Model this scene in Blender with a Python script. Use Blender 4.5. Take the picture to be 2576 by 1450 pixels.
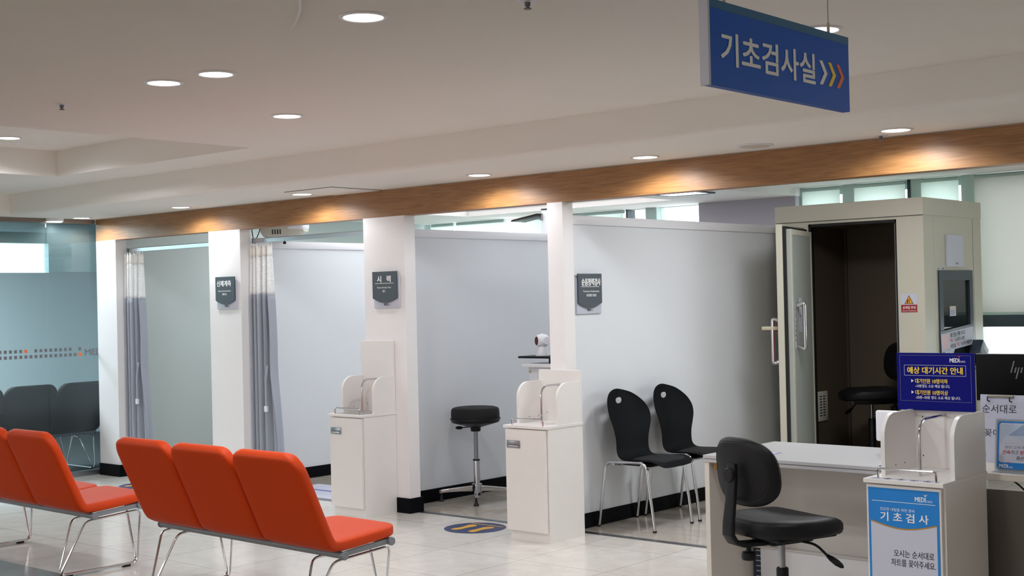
import bpy, bmesh, math, random
from mathutils import Matrix, Vector
random.seed(4)
D = bpy.data
for o in list(D.objects): D.objects.remove(o)
SC = bpy.context.scene
COL = SC.collection
R = math.radians

# ------------------------------------------------------------------ camera
cam = D.cameras.new('camera')
cam.sensor_width = 36.0
cam.lens = 3326.18 * 36.0 / 2576.0
cam.clip_start = 0.05
camo = D.objects.new('camera', cam); COL.objects.link(camo)
vr = Vector((0.75297376, 0.6576409, -0.0232157)); vu = Vector((0.02332655, 0.00858256, 0.99969106)); vf = Vector((-0.65763698, 0.75328267, 0.00887805))
camo.matrix_world = Matrix(((vr.x, vu.x, -vf.x, 0), (vr.y, vu.y, -vf.y, 0), (vr.z, vu.z, -vf.z, 1.5), (0, 0, 0, 1)))
SC.camera = camo

# ------------------------------------------------------------------ world, exposure, large lights
SC.view_settings.view_transform = 'Standard'; SC.view_settings.look = 'None'
SC.view_settings.gamma = 1.0; SC.view_settings.use_curve_mapping = False
SC.view_settings.exposure = 0.20
w = D.worlds.new('daylight'); SC.world = w; w.use_nodes = True
w.node_tree.nodes['Background'].inputs[0].default_value = (0.90, 0.975, 1.0, 1)
w.node_tree.nodes['Background'].inputs[1].default_value = 3.8
SPOT_FRONT = 23.5     # watts of each downlight over the partitions
SPOT_MAIN = 38.0       # watts of each downlight of the waiting hall
FILL_HALL = 17.0      # watts of each added unseen fill panel in the hall ceiling
PANEL_REAR = 14.0

def area(name, loc, sx, sy, watts, col=(1, 1, 1), rot=(0, 0, 0)):
    l = D.lights.new(name, 'AREA'); l.shape = 'RECTANGLE'; l.size = sx; l.size_y = sy; l.energy = watts; l.color = col
    o = D.objects.new(name, l); COL.objects.link(o); o.location = loc; o.rotation_euler = rot
    return o
def spot(loc, watts, col=(0.93, 0.96, 1.0), size=164, blend=0.35, rad=0.06):
    l = D.lights.new('downlight_lamp', 'SPOT'); l.energy = watts; l.color = col; l.spot_size = R(size); l.spot_blend = blend; l.shadow_soft_size = rad
    o = D.objects.new('downlight_lamp', l); COL.objects.link(o); o.location = loc
    return o
SC.cycles.max_bounces = 10; SC.cycles.diffuse_bounces = 7; SC.cycles.glossy_bounces = 4
SC.cycles.transmission_bounces = 8; SC.cycles.transparent_max_bounces = 12
SC.cycles.use_denoising = True
SC.cycles.sample_clamp_indirect = 6.0
SC.cycles.caustics_reflective = False; SC.cycles.caustics_refractive = False

# ------------------------------------------------------------------ materials
def lin(c):
    return tuple(((v / 255) / 12.92 if v / 255 <= 0.04045 else ((v / 255 + 0.055) / 1.055) ** 2.4) for v in c)
MATS = {}
def mat(name, rgb, rough=0.5, metal=0.0, spec=0.5, noise=0.0, nscale=30.0, bump=0.0, emit=0.0, ecol=None, alpha=None, coat=0.0, sheen=0.0):
    m = D.materials.new(name); m.use_nodes = True; nt = m.node_tree; b = nt.nodes['Principled BSDF']
    c = lin(rgb)
    b.inputs['Base Color'].default_value = (*c, 1); b.inputs['Roughness'].default_value = rough
    b.inputs['Metallic'].default_value = metal; b.inputs['Specular IOR Level'].default_value = spec
    b.inputs['Coat Weight'].default_value = coat
    b.inputs['Sheen Weight'].default_value = sheen
    if emit:
        b.inputs['Emission Color'].default_value = (*(ecol or c), 1); b.inputs['Emission Strength'].default_value = emit
    if noise or bump:
        tc = nt.nodes.new('ShaderNodeTexCoord'); n = nt.nodes.new('ShaderNodeTexNoise')
        n.inputs['Scale'].default_value = nscale; n.inputs['Detail'].default_value = 4
        nt.links.new(tc.outputs['Object'], n.inputs['Vector'])
        if noise:
            mx = nt.nodes.new('ShaderNodeMix'); mx.data_type = 'RGBA'
            mx.inputs['A'].default_value = (*[v * (1 - noise) for v in c], 1); mx.inputs['B'].default_value = (*[min(1, v * (1 + noise)) for v in c], 1)
            nt.links.new(n.outputs['Fac'], mx.inputs['Factor']); nt.links.new(mx.outputs['Result'], b.inputs['Base Color'])
        if bump:
            bp = nt.nodes.new('ShaderNodeBump'); bp.inputs['Strength'].default_value = bump; bp.inputs['Distance'].default_value = 0.002
            nt.links.new(n.outputs['Fac'], bp.inputs['Height']); nt.links.new(bp.outputs['Normal'], b.inputs['Normal'])
    MATS[name] = m
    return m
white_wall = mat('white_wall_paint', (218, 221, 226), 0.55, noise=0.015, nscale=6, bump=0.08)
pillar_paint = mat('pillar_paint', (232, 229, 229), 0.5, noise=0.015, nscale=8, bump=0.08)
green_wall = mat('grey_green_wall_panel', (190, 200, 198), 0.35, noise=0.02, nscale=3)
cap_paint = mat('white_cap_paint', (228, 228, 233), 0.4)
ceil_paint = mat('ceiling_paint', (236, 234, 229), 0.8, noise=0.02, nscale=2)
rear_ceil = mat('rear_ceiling_paint', (228, 223, 221), 0.8)
skirt = mat('black_skirting', (8, 9, 13), 0.55, spec=0.08, noise=0.1, nscale=20)
steel = mat('brushed_steel_strip', (150, 154, 160), 0.28, 1.0)
chrome = mat('chrome', (205, 205, 208), 0.12, 1.0)
satin = mat('satin_steel', (150, 152, 156), 0.3, 0.9)
alu = mat('aluminium_rail', (196, 200, 204), 0.25, 0.9)
lamin = mat('white_laminate', (226, 222, 219), 0.35, noise=0.02, nscale=12)
desk_lam = mat('desk_laminate', (186, 186, 188), 0.35, noise=0.02, nscale=12)
lamin_edge = mat('laminate_edge', (216, 209, 200), 0.4)
lamin_yel = mat('yellowed_laminate_edge', (196, 188, 160), 0.45)
joint = mat('dark_joint', (60, 58, 56), 0.7)
black_pl = mat('black_plastic', (18, 19, 22), 0.45, spec=0.25, noise=0.1, nscale=60, bump=0.05)
black_fab = mat('black_fabric', (13, 14, 17), 0.85, noise=0.3, nscale=300, bump=0.3)
black_lea = mat('black_leatherette', (22, 22, 25), 0.5, spec=0.2, noise=0.08, nscale=200, bump=0.12)
shell_black = mat('black_shell_plastic', (9, 11, 14), 0.55, spec=0.12, noise=0.05, nscale=40)
orange = mat('orange_leatherette', (206, 66, 15), 0.55, spec=0.22, noise=0.06, nscale=4, bump=0.05)
dark_teal = mat('dark_teal_leatherette', (8, 12, 13), 0.7, spec=0.2, noise=0.06, nscale=5)
grey_tube = mat('grey_powder_coat', (128, 134, 140), 0.45)
rubber = mat('black_rubber', (12, 12, 13), 0.6)
booth_paint = mat('booth_cream_enamel', (196, 193, 178), 0.45, noise=0.03, nscale=5)
booth_paint2 = mat('booth_door_enamel', (160, 165, 160), 0.45, noise=0.03, nscale=5)
booth_in = mat('booth_perforated_lining', (74, 66, 56), 0.6)
gasket = mat('black_gasket', (10, 11, 12), 0.55)
white_pl = mat('white_plastic', (232, 232, 236), 0.3)
cream_pl = mat('cream_plastic', (206, 202, 190), 0.4)
paper = mat('white_paper', (196, 198, 214), 0.65, spec=0.3)
plate_dark = mat('charcoal_sign_plate', (66, 74, 82), 0.45)
plate_light = mat('lavender_sign_plate', (196, 198, 212), 0.4)
ink_white = mat('white_ink', (236, 236, 236), 0.5)
ink_black = mat('black_ink', (26, 28, 32), 0.6)
ink_grey = mat('grey_ink', (110, 112, 118), 0.6)
ink_red = mat('red_ink', (190, 36, 48), 0.5)
ink_yel = mat('yellow_ink', (244, 208, 40), 0.5)
ink_orange = mat('orange_ink', (238, 112, 36), 0.5)
ink_blue = mat('blue_ink', (46, 130, 208), 0.6, spec=0.15)
ink_teal = mat('teal_ink', (24, 104, 150), 0.3)
sign_blue = mat('deep_blue_sign', (0, 88, 196), 0.4, spec=0.25)
navy = mat('navy_board', (12, 16, 112), 0.6, spec=0.1)
navy_floor = mat('navy_floor_sticker', (38, 52, 98), 0.35)
foot_yel = mat('yellow_floor_sticker', (226, 170, 42), 0.35)
gold = mat('gold_ink', (170, 130, 60), 0.45)
dark_frame = mat('dark_window_frame', (44, 56, 68), 0.45)
win_frame = mat('pale_window_mullion', (176, 196, 192), 0.5)
monitor_bk = mat('black_monitor_back', (12, 12, 14), 0.5, spec=0.1)
logo_bk = mat('dull_silver_logo', (120, 118, 112), 0.4)
tissue_blue = mat('blue_tissue', (120, 176, 206), 0.6)
skin_ph = mat('photo_skin_tone', (196, 140, 120), 0.6)
photo_bl = mat('photo_pale_blue', (176, 190, 210), 0.6)
grey_paint = mat('mauve_grey_column', (164, 160, 168), 0.7)
lens_red = mat('dark_red_lens', (74, 16, 24), 0.15)
lens_blue = mat('dark_blue_lens', (18, 40, 56), 0.1)
lamp_glow = mat('lamp_diffuser', (255, 255, 255), 0.5, emit=9.0, ecol=(0.93, 0.95, 1.0))
panel_glow = mat('panel_diffuser', (255, 255, 255), 0.5, emit=2.6, ecol=(0.92, 0.97, 1.0))
desk_face = mat('desk_panel_laminate', (206, 202, 198), 0.4, noise=0.02, nscale=8)
dark_desk = mat('dark_taupe_panel', (92, 86, 78), 0.5)
orange_sq = ink_orange

def node_mat(name):
    m = D.materials.new(name); m.use_nodes = True; nt = m.node_tree
    return m, nt, nt.nodes['Principled BSDF'], nt.nodes['Material Output'], nt.nodes.new, nt.links.new
# glossy cream stone tiles, joints every 0.61 x 0.595 m
def tile_mat(name, c1, c2, grout, rough):
    m, nt, b, out, N, L = node_mat(name)
    tc = N('ShaderNodeTexCoord'); mp = N('ShaderNodeMapping'); mp.inputs['Location'].default_value = (4.397 + 0.61 * 40, -4.56 + 0.595 * 40, 0)
    br = N('ShaderNodeTexBrick'); br.offset = 0; br.squash = 1
    br.inputs['Scale'].default_value = 1; br.inputs['Brick Width'].default_value = 0.61; br.inputs['Row Height'].default_value = 0.595
    br.inputs['Mortar Size'].default_value = 0.0016; br.inputs['Mortar Smooth'].default_value = 0.0; br.inputs['Bias'].default_value = 0
    br.inputs['Color1'].default_value = (0.47, 0.47, 0.47, 1); br.inputs['Color2'].default_value = (0.56, 0.56, 0.56, 1); br.inputs['Mortar'].default_value = (0, 0, 0, 1)
    L(tc.outputs['Object'], mp.inputs['Vector']); L(mp.outputs['Vector'], br.inputs['Vector'])
    n1 = N('ShaderNodeTexNoise'); n1.inputs['Scale'].default_value = 5; n1.inputs['Detail'].default_value = 8; n1.inputs['Roughness'].default_value = 0.65; n1.inputs['Distortion'].default_value = 1.2
    L(tc.outputs['Object'], n1.inputs['Vector'])
    cr = N('ShaderNodeValToRGB'); cr.color_ramp.elements[0].position = 0.3; cr.color_ramp.elements[0].color = (*lin(c1), 1); cr.color_ramp.elements[1].position = 0.72; cr.color_ramp.elements[1].color = (*lin(c2), 1)
    L(n1.outputs['Fac'], cr.inputs['Fac'])
    mu = N('ShaderNodeMix'); mu.data_type = 'RGBA'; mu.blend_type = 'OVERLAY'; mu.inputs['Factor'].default_value = 0.5
    L(cr.outputs['Color'], mu.inputs['A']); L(br.outputs['Color'], mu.inputs['B'])
    mx = N('ShaderNodeMix'); mx.data_type = 'RGBA'; L(br.outputs['Fac'], mx.inputs['Factor']); L(mu.outputs['Result'], mx.inputs['A']); mx.inputs['B'].default_value = (*lin(grout), 1)
    L(mx.outputs['Result'], b.inputs['Base Color']); b.inputs['Roughness'].default_value = rough
    return m
floor_mat = tile_mat('cream_stone_tiles', (208, 202, 194), (224, 219, 212), (120, 114, 106), 0.13)
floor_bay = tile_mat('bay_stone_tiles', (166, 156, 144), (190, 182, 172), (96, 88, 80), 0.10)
floor_dark = tile_mat('brown_stone_tiles', (92, 78, 64), (120, 104, 88), (70, 60, 50), 0.18)

def wood_mat():
    m, nt, b, out, N, L = node_mat('oak_veneer')
    tc = N('ShaderNodeTexCoord'); mp = N('ShaderNodeMapping'); mp.inputs['Scale'].default_value = (1.1, 14, 14)
    L(tc.outputs['Object'], mp.inputs['Vector'])
    n = N('ShaderNodeTexNoise'); n.inputs['Scale'].default_value = 1.3; n.inputs['Detail'].default_value = 3; n.inputs['Distortion'].default_value = 0.6
    L(mp.outputs['Vector'], n.inputs['Vector'])
    ml = N('ShaderNodeMath'); ml.operation = 'MULTIPLY'; ml.inputs[1].default_value = 34; L(n.outputs['Fac'], ml.inputs[0])
    sn = N('ShaderNodeMath'); sn.operation = 'SINE'; L(ml.outputs[0], sn.inputs[0])
    mp2 = N('ShaderNodeMapping'); mp2.inputs['Scale'].default_value = (6, 260, 260); L(tc.outputs['Object'], mp2.inputs['Vector'])
    n2 = N('ShaderNodeTexNoise'); n2.inputs['Scale'].default_value = 1; n2.inputs['Detail'].default_value = 3; L(mp2.outputs['Vector'], n2.inputs['Vector'])
    ad = N('ShaderNodeMath'); ad.operation = 'MULTIPLY_ADD'; ad.inputs[1].default_value = 0.08; L(sn.outputs[0], ad.inputs[0]); L(n2.outputs['Fac'], ad.inputs[2])
    cr = N('ShaderNodeValToRGB'); cr.color_ramp.elements[0].position = 0.2; cr.color_ramp.elements[0].color = (*lin((120, 80, 44)), 1)
    cr.color_ramp.elements[1].position = 0.8; cr.color_ramp.elements[1].color = (*lin((168, 121, 72)), 1)
    L(ad.outputs[0], cr.inputs['Fac']); L(cr.outputs['Color'], b.inputs['Base Color'])
    b.inputs['Roughness'].default_value = 0.42
    bp = N('ShaderNodeBump'); bp.inputs['Strength'].default_value = 0.15; bp.inputs['Distance'].default_value = 0.001; L(n2.outputs['Fac'], bp.inputs['Height']); L(bp.outputs['Normal'], b.inputs['Normal'])
    return m
wood = wood_mat()

def thin_mix(name, rgb, tr_rgb, fac, translucent=0.0, rough=0.3, gloss=0.0):
    """sheet that lets part of the light straight through (tr_rgb) and scatters the rest"""
    m, nt, b, out, N, L = node_mat(name)
    nt.nodes.remove(b)
    d = N('ShaderNodeBsdfDiffuse'); d.inputs[0].default_value = (*lin(rgb), 1)
    t = N('ShaderNodeBsdfTransparent'); t.inputs[0].default_value = (*lin(tr_rgb), 1)
    s = d
    if translucent:
        tl = N('ShaderNodeBsdfTranslucent'); tl.inputs[0].default_value = (*lin(rgb), 1)
        mm = N('ShaderNodeMixShader'); mm.inputs[0].default_value = translucent; L(d.outputs[0], mm.inputs[1]); L(tl.outputs[0], mm.inputs[2]); s = mm
    mx = N('ShaderNodeMixShader'); mx.inputs[0].default_value = fac; L(s.outputs[0], mx.inputs[1]); L(t.outputs[0], mx.inputs[2])
    if gloss:
        g = N('ShaderNodeBsdfGlossy'); g.inputs['Roughness'].default_value = rough
        m2 = N('ShaderNodeMixShader'); m2.inputs[0].default_value = gloss; L(mx.outputs[0], m2.inputs[1]); L(g.outputs[0], m2.inputs[2]); mx = m2
    L(mx.outputs[0], out.inputs[0])
    return m, nt, mx
clear_glass = thin_mix('clear_glass', (200, 220, 220), (206, 226, 228), 0.93, rough=0.02, gloss=0.07)[0]
window_glass = thin_mix('window_glass', (200, 220, 220), (250, 252, 252), 0.96, rough=0.02, gloss=0.04)[0]
booth_glass = thin_mix('booth_glass', (60, 72, 74), (120, 136, 140), 0.6, rough=0.03, gloss=0.12)[0]
frost = thin_mix('frosted_film_glass', (176, 190, 194), (224, 233, 236), 0.965, translucent=0.45, rough=0.35, gloss=0.03)[0]
acrylic = thin_mix('clear_acrylic', (220, 224, 230), (240, 244, 246), 0.85, rough=0.03, gloss=0.08)[0]
shade = thin_mix('roller_shade_cloth', (232, 238, 234), (255, 255, 255), 0.03, translucent=0.72)[0]
shade_dim = thin_mix('dense_roller_shade_cloth', (206, 204, 200), (255, 255, 255), 0.01, translucent=0.6)[0]
cloth = mat('grey_curtain_cloth', (158, 164, 176), 0.75, noise=0.04, nscale=60, sheen=0.2)
head_cloth = thin_mix('white_heading_tape', (252, 250, 246), (255, 255, 255), 0.04, translucent=0.12)[0]
def net_mat():
    m, nt, mx = thin_mix('white_open_net', (250, 250, 250), (255, 255, 255), 0.5, translucent=0.25)
    N = nt.nodes.new; L = nt.links.new
    tc = N('ShaderNodeTexCoord'); ck = N('ShaderNodeSeparateXYZ'); L(tc.outputs['UV'], ck.inputs[0])
    outs = []
    for ax, f in (('X', 110.0), ('Y', 95.0)):
        a = N('ShaderNodeMath'); a.operation = 'MULTIPLY'; a.inputs[1].default_value = f; L(ck.outputs[ax], a.inputs[0])
        fr = N('ShaderNodeMath'); fr.operation = 'FRACT'; L(a.outputs[0], fr.inputs[0])
        g = N('ShaderNodeMath'); g.operation = 'GREATER_THAN'; g.inputs[1].default_value = 0.38; L(fr.outputs[0], g.inputs[0]); outs.append(g)
    mu = N('ShaderNodeMath'); mu.operation = 'MULTIPLY'; L(outs[0].outputs[0], mu.inputs[0]); L(outs[1].outputs[0], mu.inputs[1])
    m3 = N('ShaderNodeMath'); m3.operation = 'MULTIPLY'; m3.inputs[1].default_value = 0.6; L(mu.outputs[0], m3.inputs[0])
    L(m3.outputs[0], mx.inputs[0])
    return m
net = net_mat()
def perf_mat():
    m, nt, b, out, N, L = node_mat('perforated_brown_metal')
    tc = N('ShaderNodeTexCoord'); v = N('ShaderNodeTexVoronoi'); v.inputs['Scale'].default_value = 90; v.inputs['Randomness'].default_value = 0
    L(tc.outputs['Object'], v.inputs['Vector'])
    cr = N('ShaderNodeValToRGB'); cr.color_ramp.interpolation = 'CONSTANT'
    cr.color_ramp.elements[0].color = (*lin((24, 20, 17)), 1); cr.color_ramp.elements[1].position = 0.28; cr.color_ramp.elements[1].color = (*lin((92, 80, 66)), 1)
    L(v.outputs['Distance'], cr.inputs['Fac']); L(cr.outputs['Color'], b.inputs['Base Color']); b.inputs['Roughness'].default_value = 0.6
    return m
perf = perf_mat()

# ------------------------------------------------------------------ mesh builder
def rotm(ax, deg): return Matrix.Rotation(R(deg), 4, ax)
def trans(x, y, z): return Matrix.Translation((x, y, z))
class MB:
    def __init__(s): s.v = []; s.f = []; s.m = []; s.mats = []; s.T = Matrix.Identity(4); s.uv = {}
    def mi(s, m):
        if m not in s.mats: s.mats.append(m)
        return s.mats.index(m)
    def add(s, vs, fs, m):
        n = len(s.v); k = s.mi(m)
        s.v += [tuple(s.T @ Vector(p)) for p in vs]
        for f in fs: s.f.append([n + i for i in f]); s.m.append(k)
    def box(s, x0, x1, y0, y1, z0, z1, m):
        s.add([(x0, y0, z0), (x1, y0, z0), (x1, y1, z0), (x0, y1, z0), (x0, y0, z1), (x1, y0, z1), (x1, y1, z1), (x0, y1, z1)],
              [(0, 3, 2, 1), (4, 5, 6, 7), (0, 1, 5, 4), (1, 2, 6, 5), (2, 3, 7, 6), (3, 0, 4, 7)], m); return s
    def rbox(s, x0, x1, y0, y1, z0, z1, m, r=0.004, seg=2):
        bm = bmesh.new(); bmesh.ops.create_cube(bm, size=1)
        for v in bm.verts: v.co = Vector((x0 + (v.co.x + .5) * (x1 - x0), y0 + (v.co.y + .5) * (y1 - y0), z0 + (v.co.z + .5) * (z1 - z0)))
        r = min(r, 0.49 * min(x1 - x0, y1 - y0, z1 - z0))
        bmesh.ops.bevel(bm, geom=bm.edges[:], offset=r, segments=seg, profile=0.5, affect='EDGES')
        bm.verts.index_update(); s.add([v.co[:] for v in bm.verts], [[v.index for v in f.verts] for f in bm.faces], m); bm.free(); return s
    def prism(s, poly, y0, y1, m, plane='XZ'):
        """closed polygon, extruded along the third axis"""
        n = len(poly)
        def P(a, b, d): return {'XZ': (a, d, b), 'XY': (a, b, d), 'YZ': (d, a, b)}[plane]
        vs = [P(a, b, y0) for a, b in poly] + [P(a, b, y1) for a, b in poly]
        s.add(vs, [list(range(n))[::-1], list(range(n, 2 * n))] + [(i, (i + 1) % n, n + (i + 1) % n, n + i) for i in range(n)], m); return s
    def loft(s, rings, m, caps=True, closed=False):
        n = len(rings[0]); k = len(rings); vs = [p for r_ in rings for p in r_]; fs = []
        for i in range(k if closed else k - 1):
            a = i * n; b = ((i + 1) % k) * n
            for j in range(n): j2 = (j + 1) % n; fs.append((a + j, a + j2, b + j2, b + j))
        if caps and not closed: fs.append(list(range(n))[::-1]); fs.append([(k - 1) * n + j for j in range(n)])
        s.add(vs, fs, m); return s
    def lathe(s, prof, m, c=(0, 0, 0), seg=32, ax='Z'):
        rings = []
        for r_, h in prof:
            ring = []
            for i in range(seg):
                a = 2 * math.pi * i / seg; x = max(r_, 1e-5) * math.cos(a); y = max(r_, 1e-5) * math.sin(a)
                p = {'Z': (x, y, h), 'Y': (x, h, -y), 'X': (h, x, y)}[ax]
                ring.append((p[0] + c[0], p[1] + c[1], p[2] + c[2]))
            rings.append(ring)
        s.loft(rings, m); return s
    def tube(s, pts, r, m, seg=10, fillet=0.0, closed=False, fs=5):
        pts = [Vector(p) for p in pts]
        if fillet:
            out = []; n = len(pts)
            for i, p in enumerate(pts):
                if not closed and i in (0, n - 1): out.append(p); continue
                a = pts[i - 1]; b = pts[(i + 1) % n]; d1 = (a - p); d2 = (b - p)
                f = min(fillet, 0.45 * d1.length, 0.45 * d2.length); q1 = p + d1.normalized() * f; q2 = p + d2.normalized() * f
                for k in range(fs + 1):
                    t = k / fs; out.append(q1 * (1 - t) ** 2 + p * 2 * t * (1 - t) + q2 * t * t)
            pts = out
        n = len(pts); rings = []; up = None
        for i, p in enumerate(pts):
            if closed: d = (pts[(i + 1) % n] - pts[i - 1])
            else: d = pts[min(i + 1, n - 1)] - pts[max(i - 1, 0)]
            if d.length < 1e-9: d = Vector((0, 0, 1))
            d.normalize()
            if up is None:
                up = Vector((0, 0, 1)) if abs(d.z) < 0.9 else Vector((1, 0, 0))
            up = (up - d * up.dot(d)).normalized(); sd = d.cross(up)
            rr = r[i] if isinstance(r, (list, tuple)) else r
            rings.append([tuple(p + (up * math.cos(2 * math.pi * k / seg) + sd * math.sin(2 * math.pi * k / seg)) * rr) for k in range(seg)])
        s.loft(rings, m, closed=closed); return s
    def disc(s, cx, cy, z, rx, ry, m, th=0.001, seg=48):
        s.prism([(cx + rx * math.cos(2 * math.pi * i / seg), cy + ry * math.sin(2 * math.pi * i / seg)) for i in range(seg)], z, z + th, m, 'XY'); return s
    def text(s, body, x0, x1, z0, z1, y, m, bold=0.0, shear=0.0):
        """lettering fitted to a box in the local XZ plane, facing -Y"""
        cu = D.curves.new('lettering', 'FONT'); cu.body = body; cu.size = 1; cu.shear = shear; cu.resolution_u = 3
        o = D.objects.new('lettering', cu); COL.objects.link(o)
        dg = bpy.context.evaluated_depsgraph_get(); dg.update()
        me = D.meshes.new_from_object(o.evaluated_get(dg), depsgraph=dg)
        vs = [v.co.copy() for v in me.vertices]; fs = [list(p.vertices) for p in me.polygons]
        D.objects.remove(o); D.curves.remove(cu); D.meshes.remove(me)
        if not vs: return s
        ax0 = min(v.x for v in vs); ax1 = max(v.x for v in vs); az0 = min(v.y for v in vs); az1 = max(v.y for v in vs)
        hb = bold * (z1 - z0) * .45; x0 += hb; x1 -= hb; z0 += hb * .6; z1 -= hb * .6
        offs = [(0, 0)] if not bold else [(0, 0), (hb, 0), (-hb, 0), (0, hb * .6), (0, -hb * .6), (hb * .7, hb * .4), (-hb * .7, -hb * .4), (hb * .7, -hb * .4), (-hb * .7, hb * .4)]
        for k, (dx, dz) in enumerate(offs):
            s.add([(x0 + dx + (v.x - ax0) / (ax1 - ax0) * (x1 - x0), y - k * 2e-5, z0 + dz + (v.y - az0) / (az1 - az0) * (z1 - z0)) for v in vs], fs, m)
        return s
    def rect(s, x0, x1, z0, z1, y, m, th=0.0004):
        s.box(x0, x1, y, y + th, z0, z1, m); return s
    def frame(s, x0, x1, z0, z1, y, t, m, th=0.0004):
        s.rect(x0, x1, z1 - t, z1, y, m, th); s.rect(x0, x1, z0, z0 + t, y, m, th); s.rect(x0, x0 + t, z0, z1, y, m, th); s.rect(x1 - t, x1, z0, z1, y, m, th); return s
    def build(s, name, parent=None, loc=(0, 0, 0), rz=0.0, kind=None, smooth=35, uvf=None):
        me = D.meshes.new(name); me.from_pydata(s.v, [], s.f)
        for m in s.mats: me.materials.append(m)
        me.polygons.foreach_set('material_index', s.m)
        if uvf:
            uv = me.uv_layers.new(name='UVMap')
            for l in me.loops: uv.data[l.index].uv = uvf[l.vertex_index]
        me.polygons.foreach_set('use_smooth', [True] * len(me.polygons))
        bm = bmesh.new(); bm.from_mesh(me); bmesh.ops.recalc_face_normals(bm, faces=bm.faces); bm.to_mesh(me); bm.free()
        me.update(); me.set_sharp_from_angle(angle=R(smooth))
        o = D.objects.new(name, me); COL.objects.link(o)
        if parent: o.parent = parent
        o.location = loc; o.rotation_euler = (0, 0, R(rz))
        if kind: o['kind'] = kind
        return o
def struct(name, b, parent=None, smooth=35):
    o = b.build(name, parent, smooth=smooth)
    if parent is None: o['kind'] = 'structure'
    return o
def tag(o, label, cat, group=None):
    o['label'] = label; o['category'] = cat
    if group: o['group'] = group
    return o
def thing(name, label, cat, loc=(0, 0, 0), rz=0.0, group=None):
    o = D.objects.new(name, None); COL.objects.link(o); o.empty_display_size = 0.1
    o.location = loc; o.rotation_euler = (0, 0, R(rz))
    return tag(o, label, cat, group)
def dup(root, loc, rz, label=None):
    r_ = root.copy(); COL.objects.link(r_); r_.location = loc; r_.rotation_euler = (0, 0, R(rz))
    if label: r_['label'] = label
    def rec(src, dst):
        for ch in list(src.children):
            c = ch.copy(); COL.objects.link(c); c.parent = dst; rec(ch, c)
    rec(root, r_)
    return r_
def B(*a):
    b = MB(); b.box(*a); return b
def box_obj(name, x0, x1, y0, y1, z0, z1, m, parent=None):
    b = MB(); b.box(x0, x1, y0, y1, z0, z1, m); return struct(name, b, parent)

# ================================================================== SETTING
YF, YB = 6.573, 6.680          # front and back of the pillar row
ZB, ZC, ZM = 2.118, 2.315, 2.50   # underside of wooden beam, soffit, hall ceiling
b = MB(); b.box(-16, 4, 3.965, 6.66, -0.05, 0, floor_mat); struct('floor', b)
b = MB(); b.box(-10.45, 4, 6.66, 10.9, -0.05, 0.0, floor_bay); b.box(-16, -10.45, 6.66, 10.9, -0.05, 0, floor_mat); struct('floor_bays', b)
b = MB(); b.box(-16, 4, -4.2, 3.965, -0.05, 0, floor_dark); struct('floor_border', b)

# hall ceiling with the sunken tray at the left
tx0, tx1, ty0, ty1, tz = -9.05, -6.73, 1.2, 5.22, 2.69
b = MB()
b.box(-10.64, tx0, -4.2, 5.69, ZM, ZM + 0.03, ceil_paint); b.box(tx1, 4, -4.2, 5.69, ZM, ZM + 0.03, ceil_paint)
b.box(tx0, tx1, ty1, 5.69, ZM, ZM + 0.03, ceil_paint); b.box(tx0, tx1, -4.2, ty0, ZM, ZM + 0.03, ceil_paint)
b.box(tx0 - .02, tx1 + .02, ty0 - .02, ty1 + .02, tz, tz + 0.03, ceil_paint)
b.box(tx0 - .03, tx0, ty0, ty1, ZM + .03, tz, ceil_paint); b.box(tx1, tx1 + .03, ty0, ty1, ZM + .03, tz, ceil_paint)
b.box(tx0, tx1, ty1, ty1 + .03, ZM + .03, tz, ceil_paint); b.box(tx0, tx1, ty0 - .03, ty0, ZM + .03, tz, ceil_paint)
struct('ceiling', b)
# lowered soffit in front of the beam and along the glass wall
b = MB(); ang = 8
poly = [(5.69, ZM + .03), (5.69, ZC + .03)] + [(5.69 + .03 - .03 * math.cos(math.pi / 2 * k / ang), ZC + .03 - .03 * math.sin(math.pi / 2 * k / ang)) for k in range(1, ang + 1)] + [(6.64, ZC), (6.64, ZM + .03)]
b.prism([(p[0], p[1]) for p in poly], -10.64, 4, ceil_paint, 'YZ')
b.box(-10.86, -10.64, -4.2, 6.64, ZC, ZM + .03, ceil_paint)
struct('ceiling_soffit', b)
# oak beam
b = MB(); b.box(-10.745, 4, YF, YB, ZB, ZC - 0.004, wood); struct('trim_1', b)
b = MB(); b.box(-10.745, 4, YF + .01, YB, ZC - 0.004, ZM + .03, ceil_paint); struct('wall_beam_upper', b)

# pillars
pill = {1: (-10.745, -10.430), 2: (-9.047, -8.630), 3: (-7.170, -6.744), 4: (-5.424, -5.298)}
for k, (x0, x1) in pill.items():
    struct('wall_pillar_%d' % k, MB().box(x0, x1, YF, YB - .001, 0, ZB, pillar_paint))
    b = MB(); xe = 0.010
    b.box(x0 - (0.0 if k == 1 else xe), x1 + xe, YF - xe, YB + .02, 0, 0.106, skirt)
    struct('baseboard_pillar_%d' % k, b)
# partition walls behind the pillars (x right face, top)
def partition(k, x0, x1, y1, top, m, cap=True):
    struct('wall_partition_%d' % k, MB().box(x0, x1, YB, y1, 0, top, m))
    if cap: struct('trim_cap_%d' % k, MB().rbox(x0 - .014, x1 + .014, YB + .001, y1 + .012, top - .002, top + .058, cap_paint, .003))
    struct('baseboard_partition_%d' % k, MB().box(x1, x1 + .010, YB + .022, y1, 0, 0.096, skirt))
partition(1, -10.60, -10.50, 10.55, 2.42, green_wall, False)
partition(2, -8.96, -8.87, 9.4, 1.982, white_wall)
partition(3, -7.10, -7.00, 9.4, 1.984, white_wall)
partition(4, -5.42, -5.34, 9.8, 1.982, white_wall)

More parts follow.
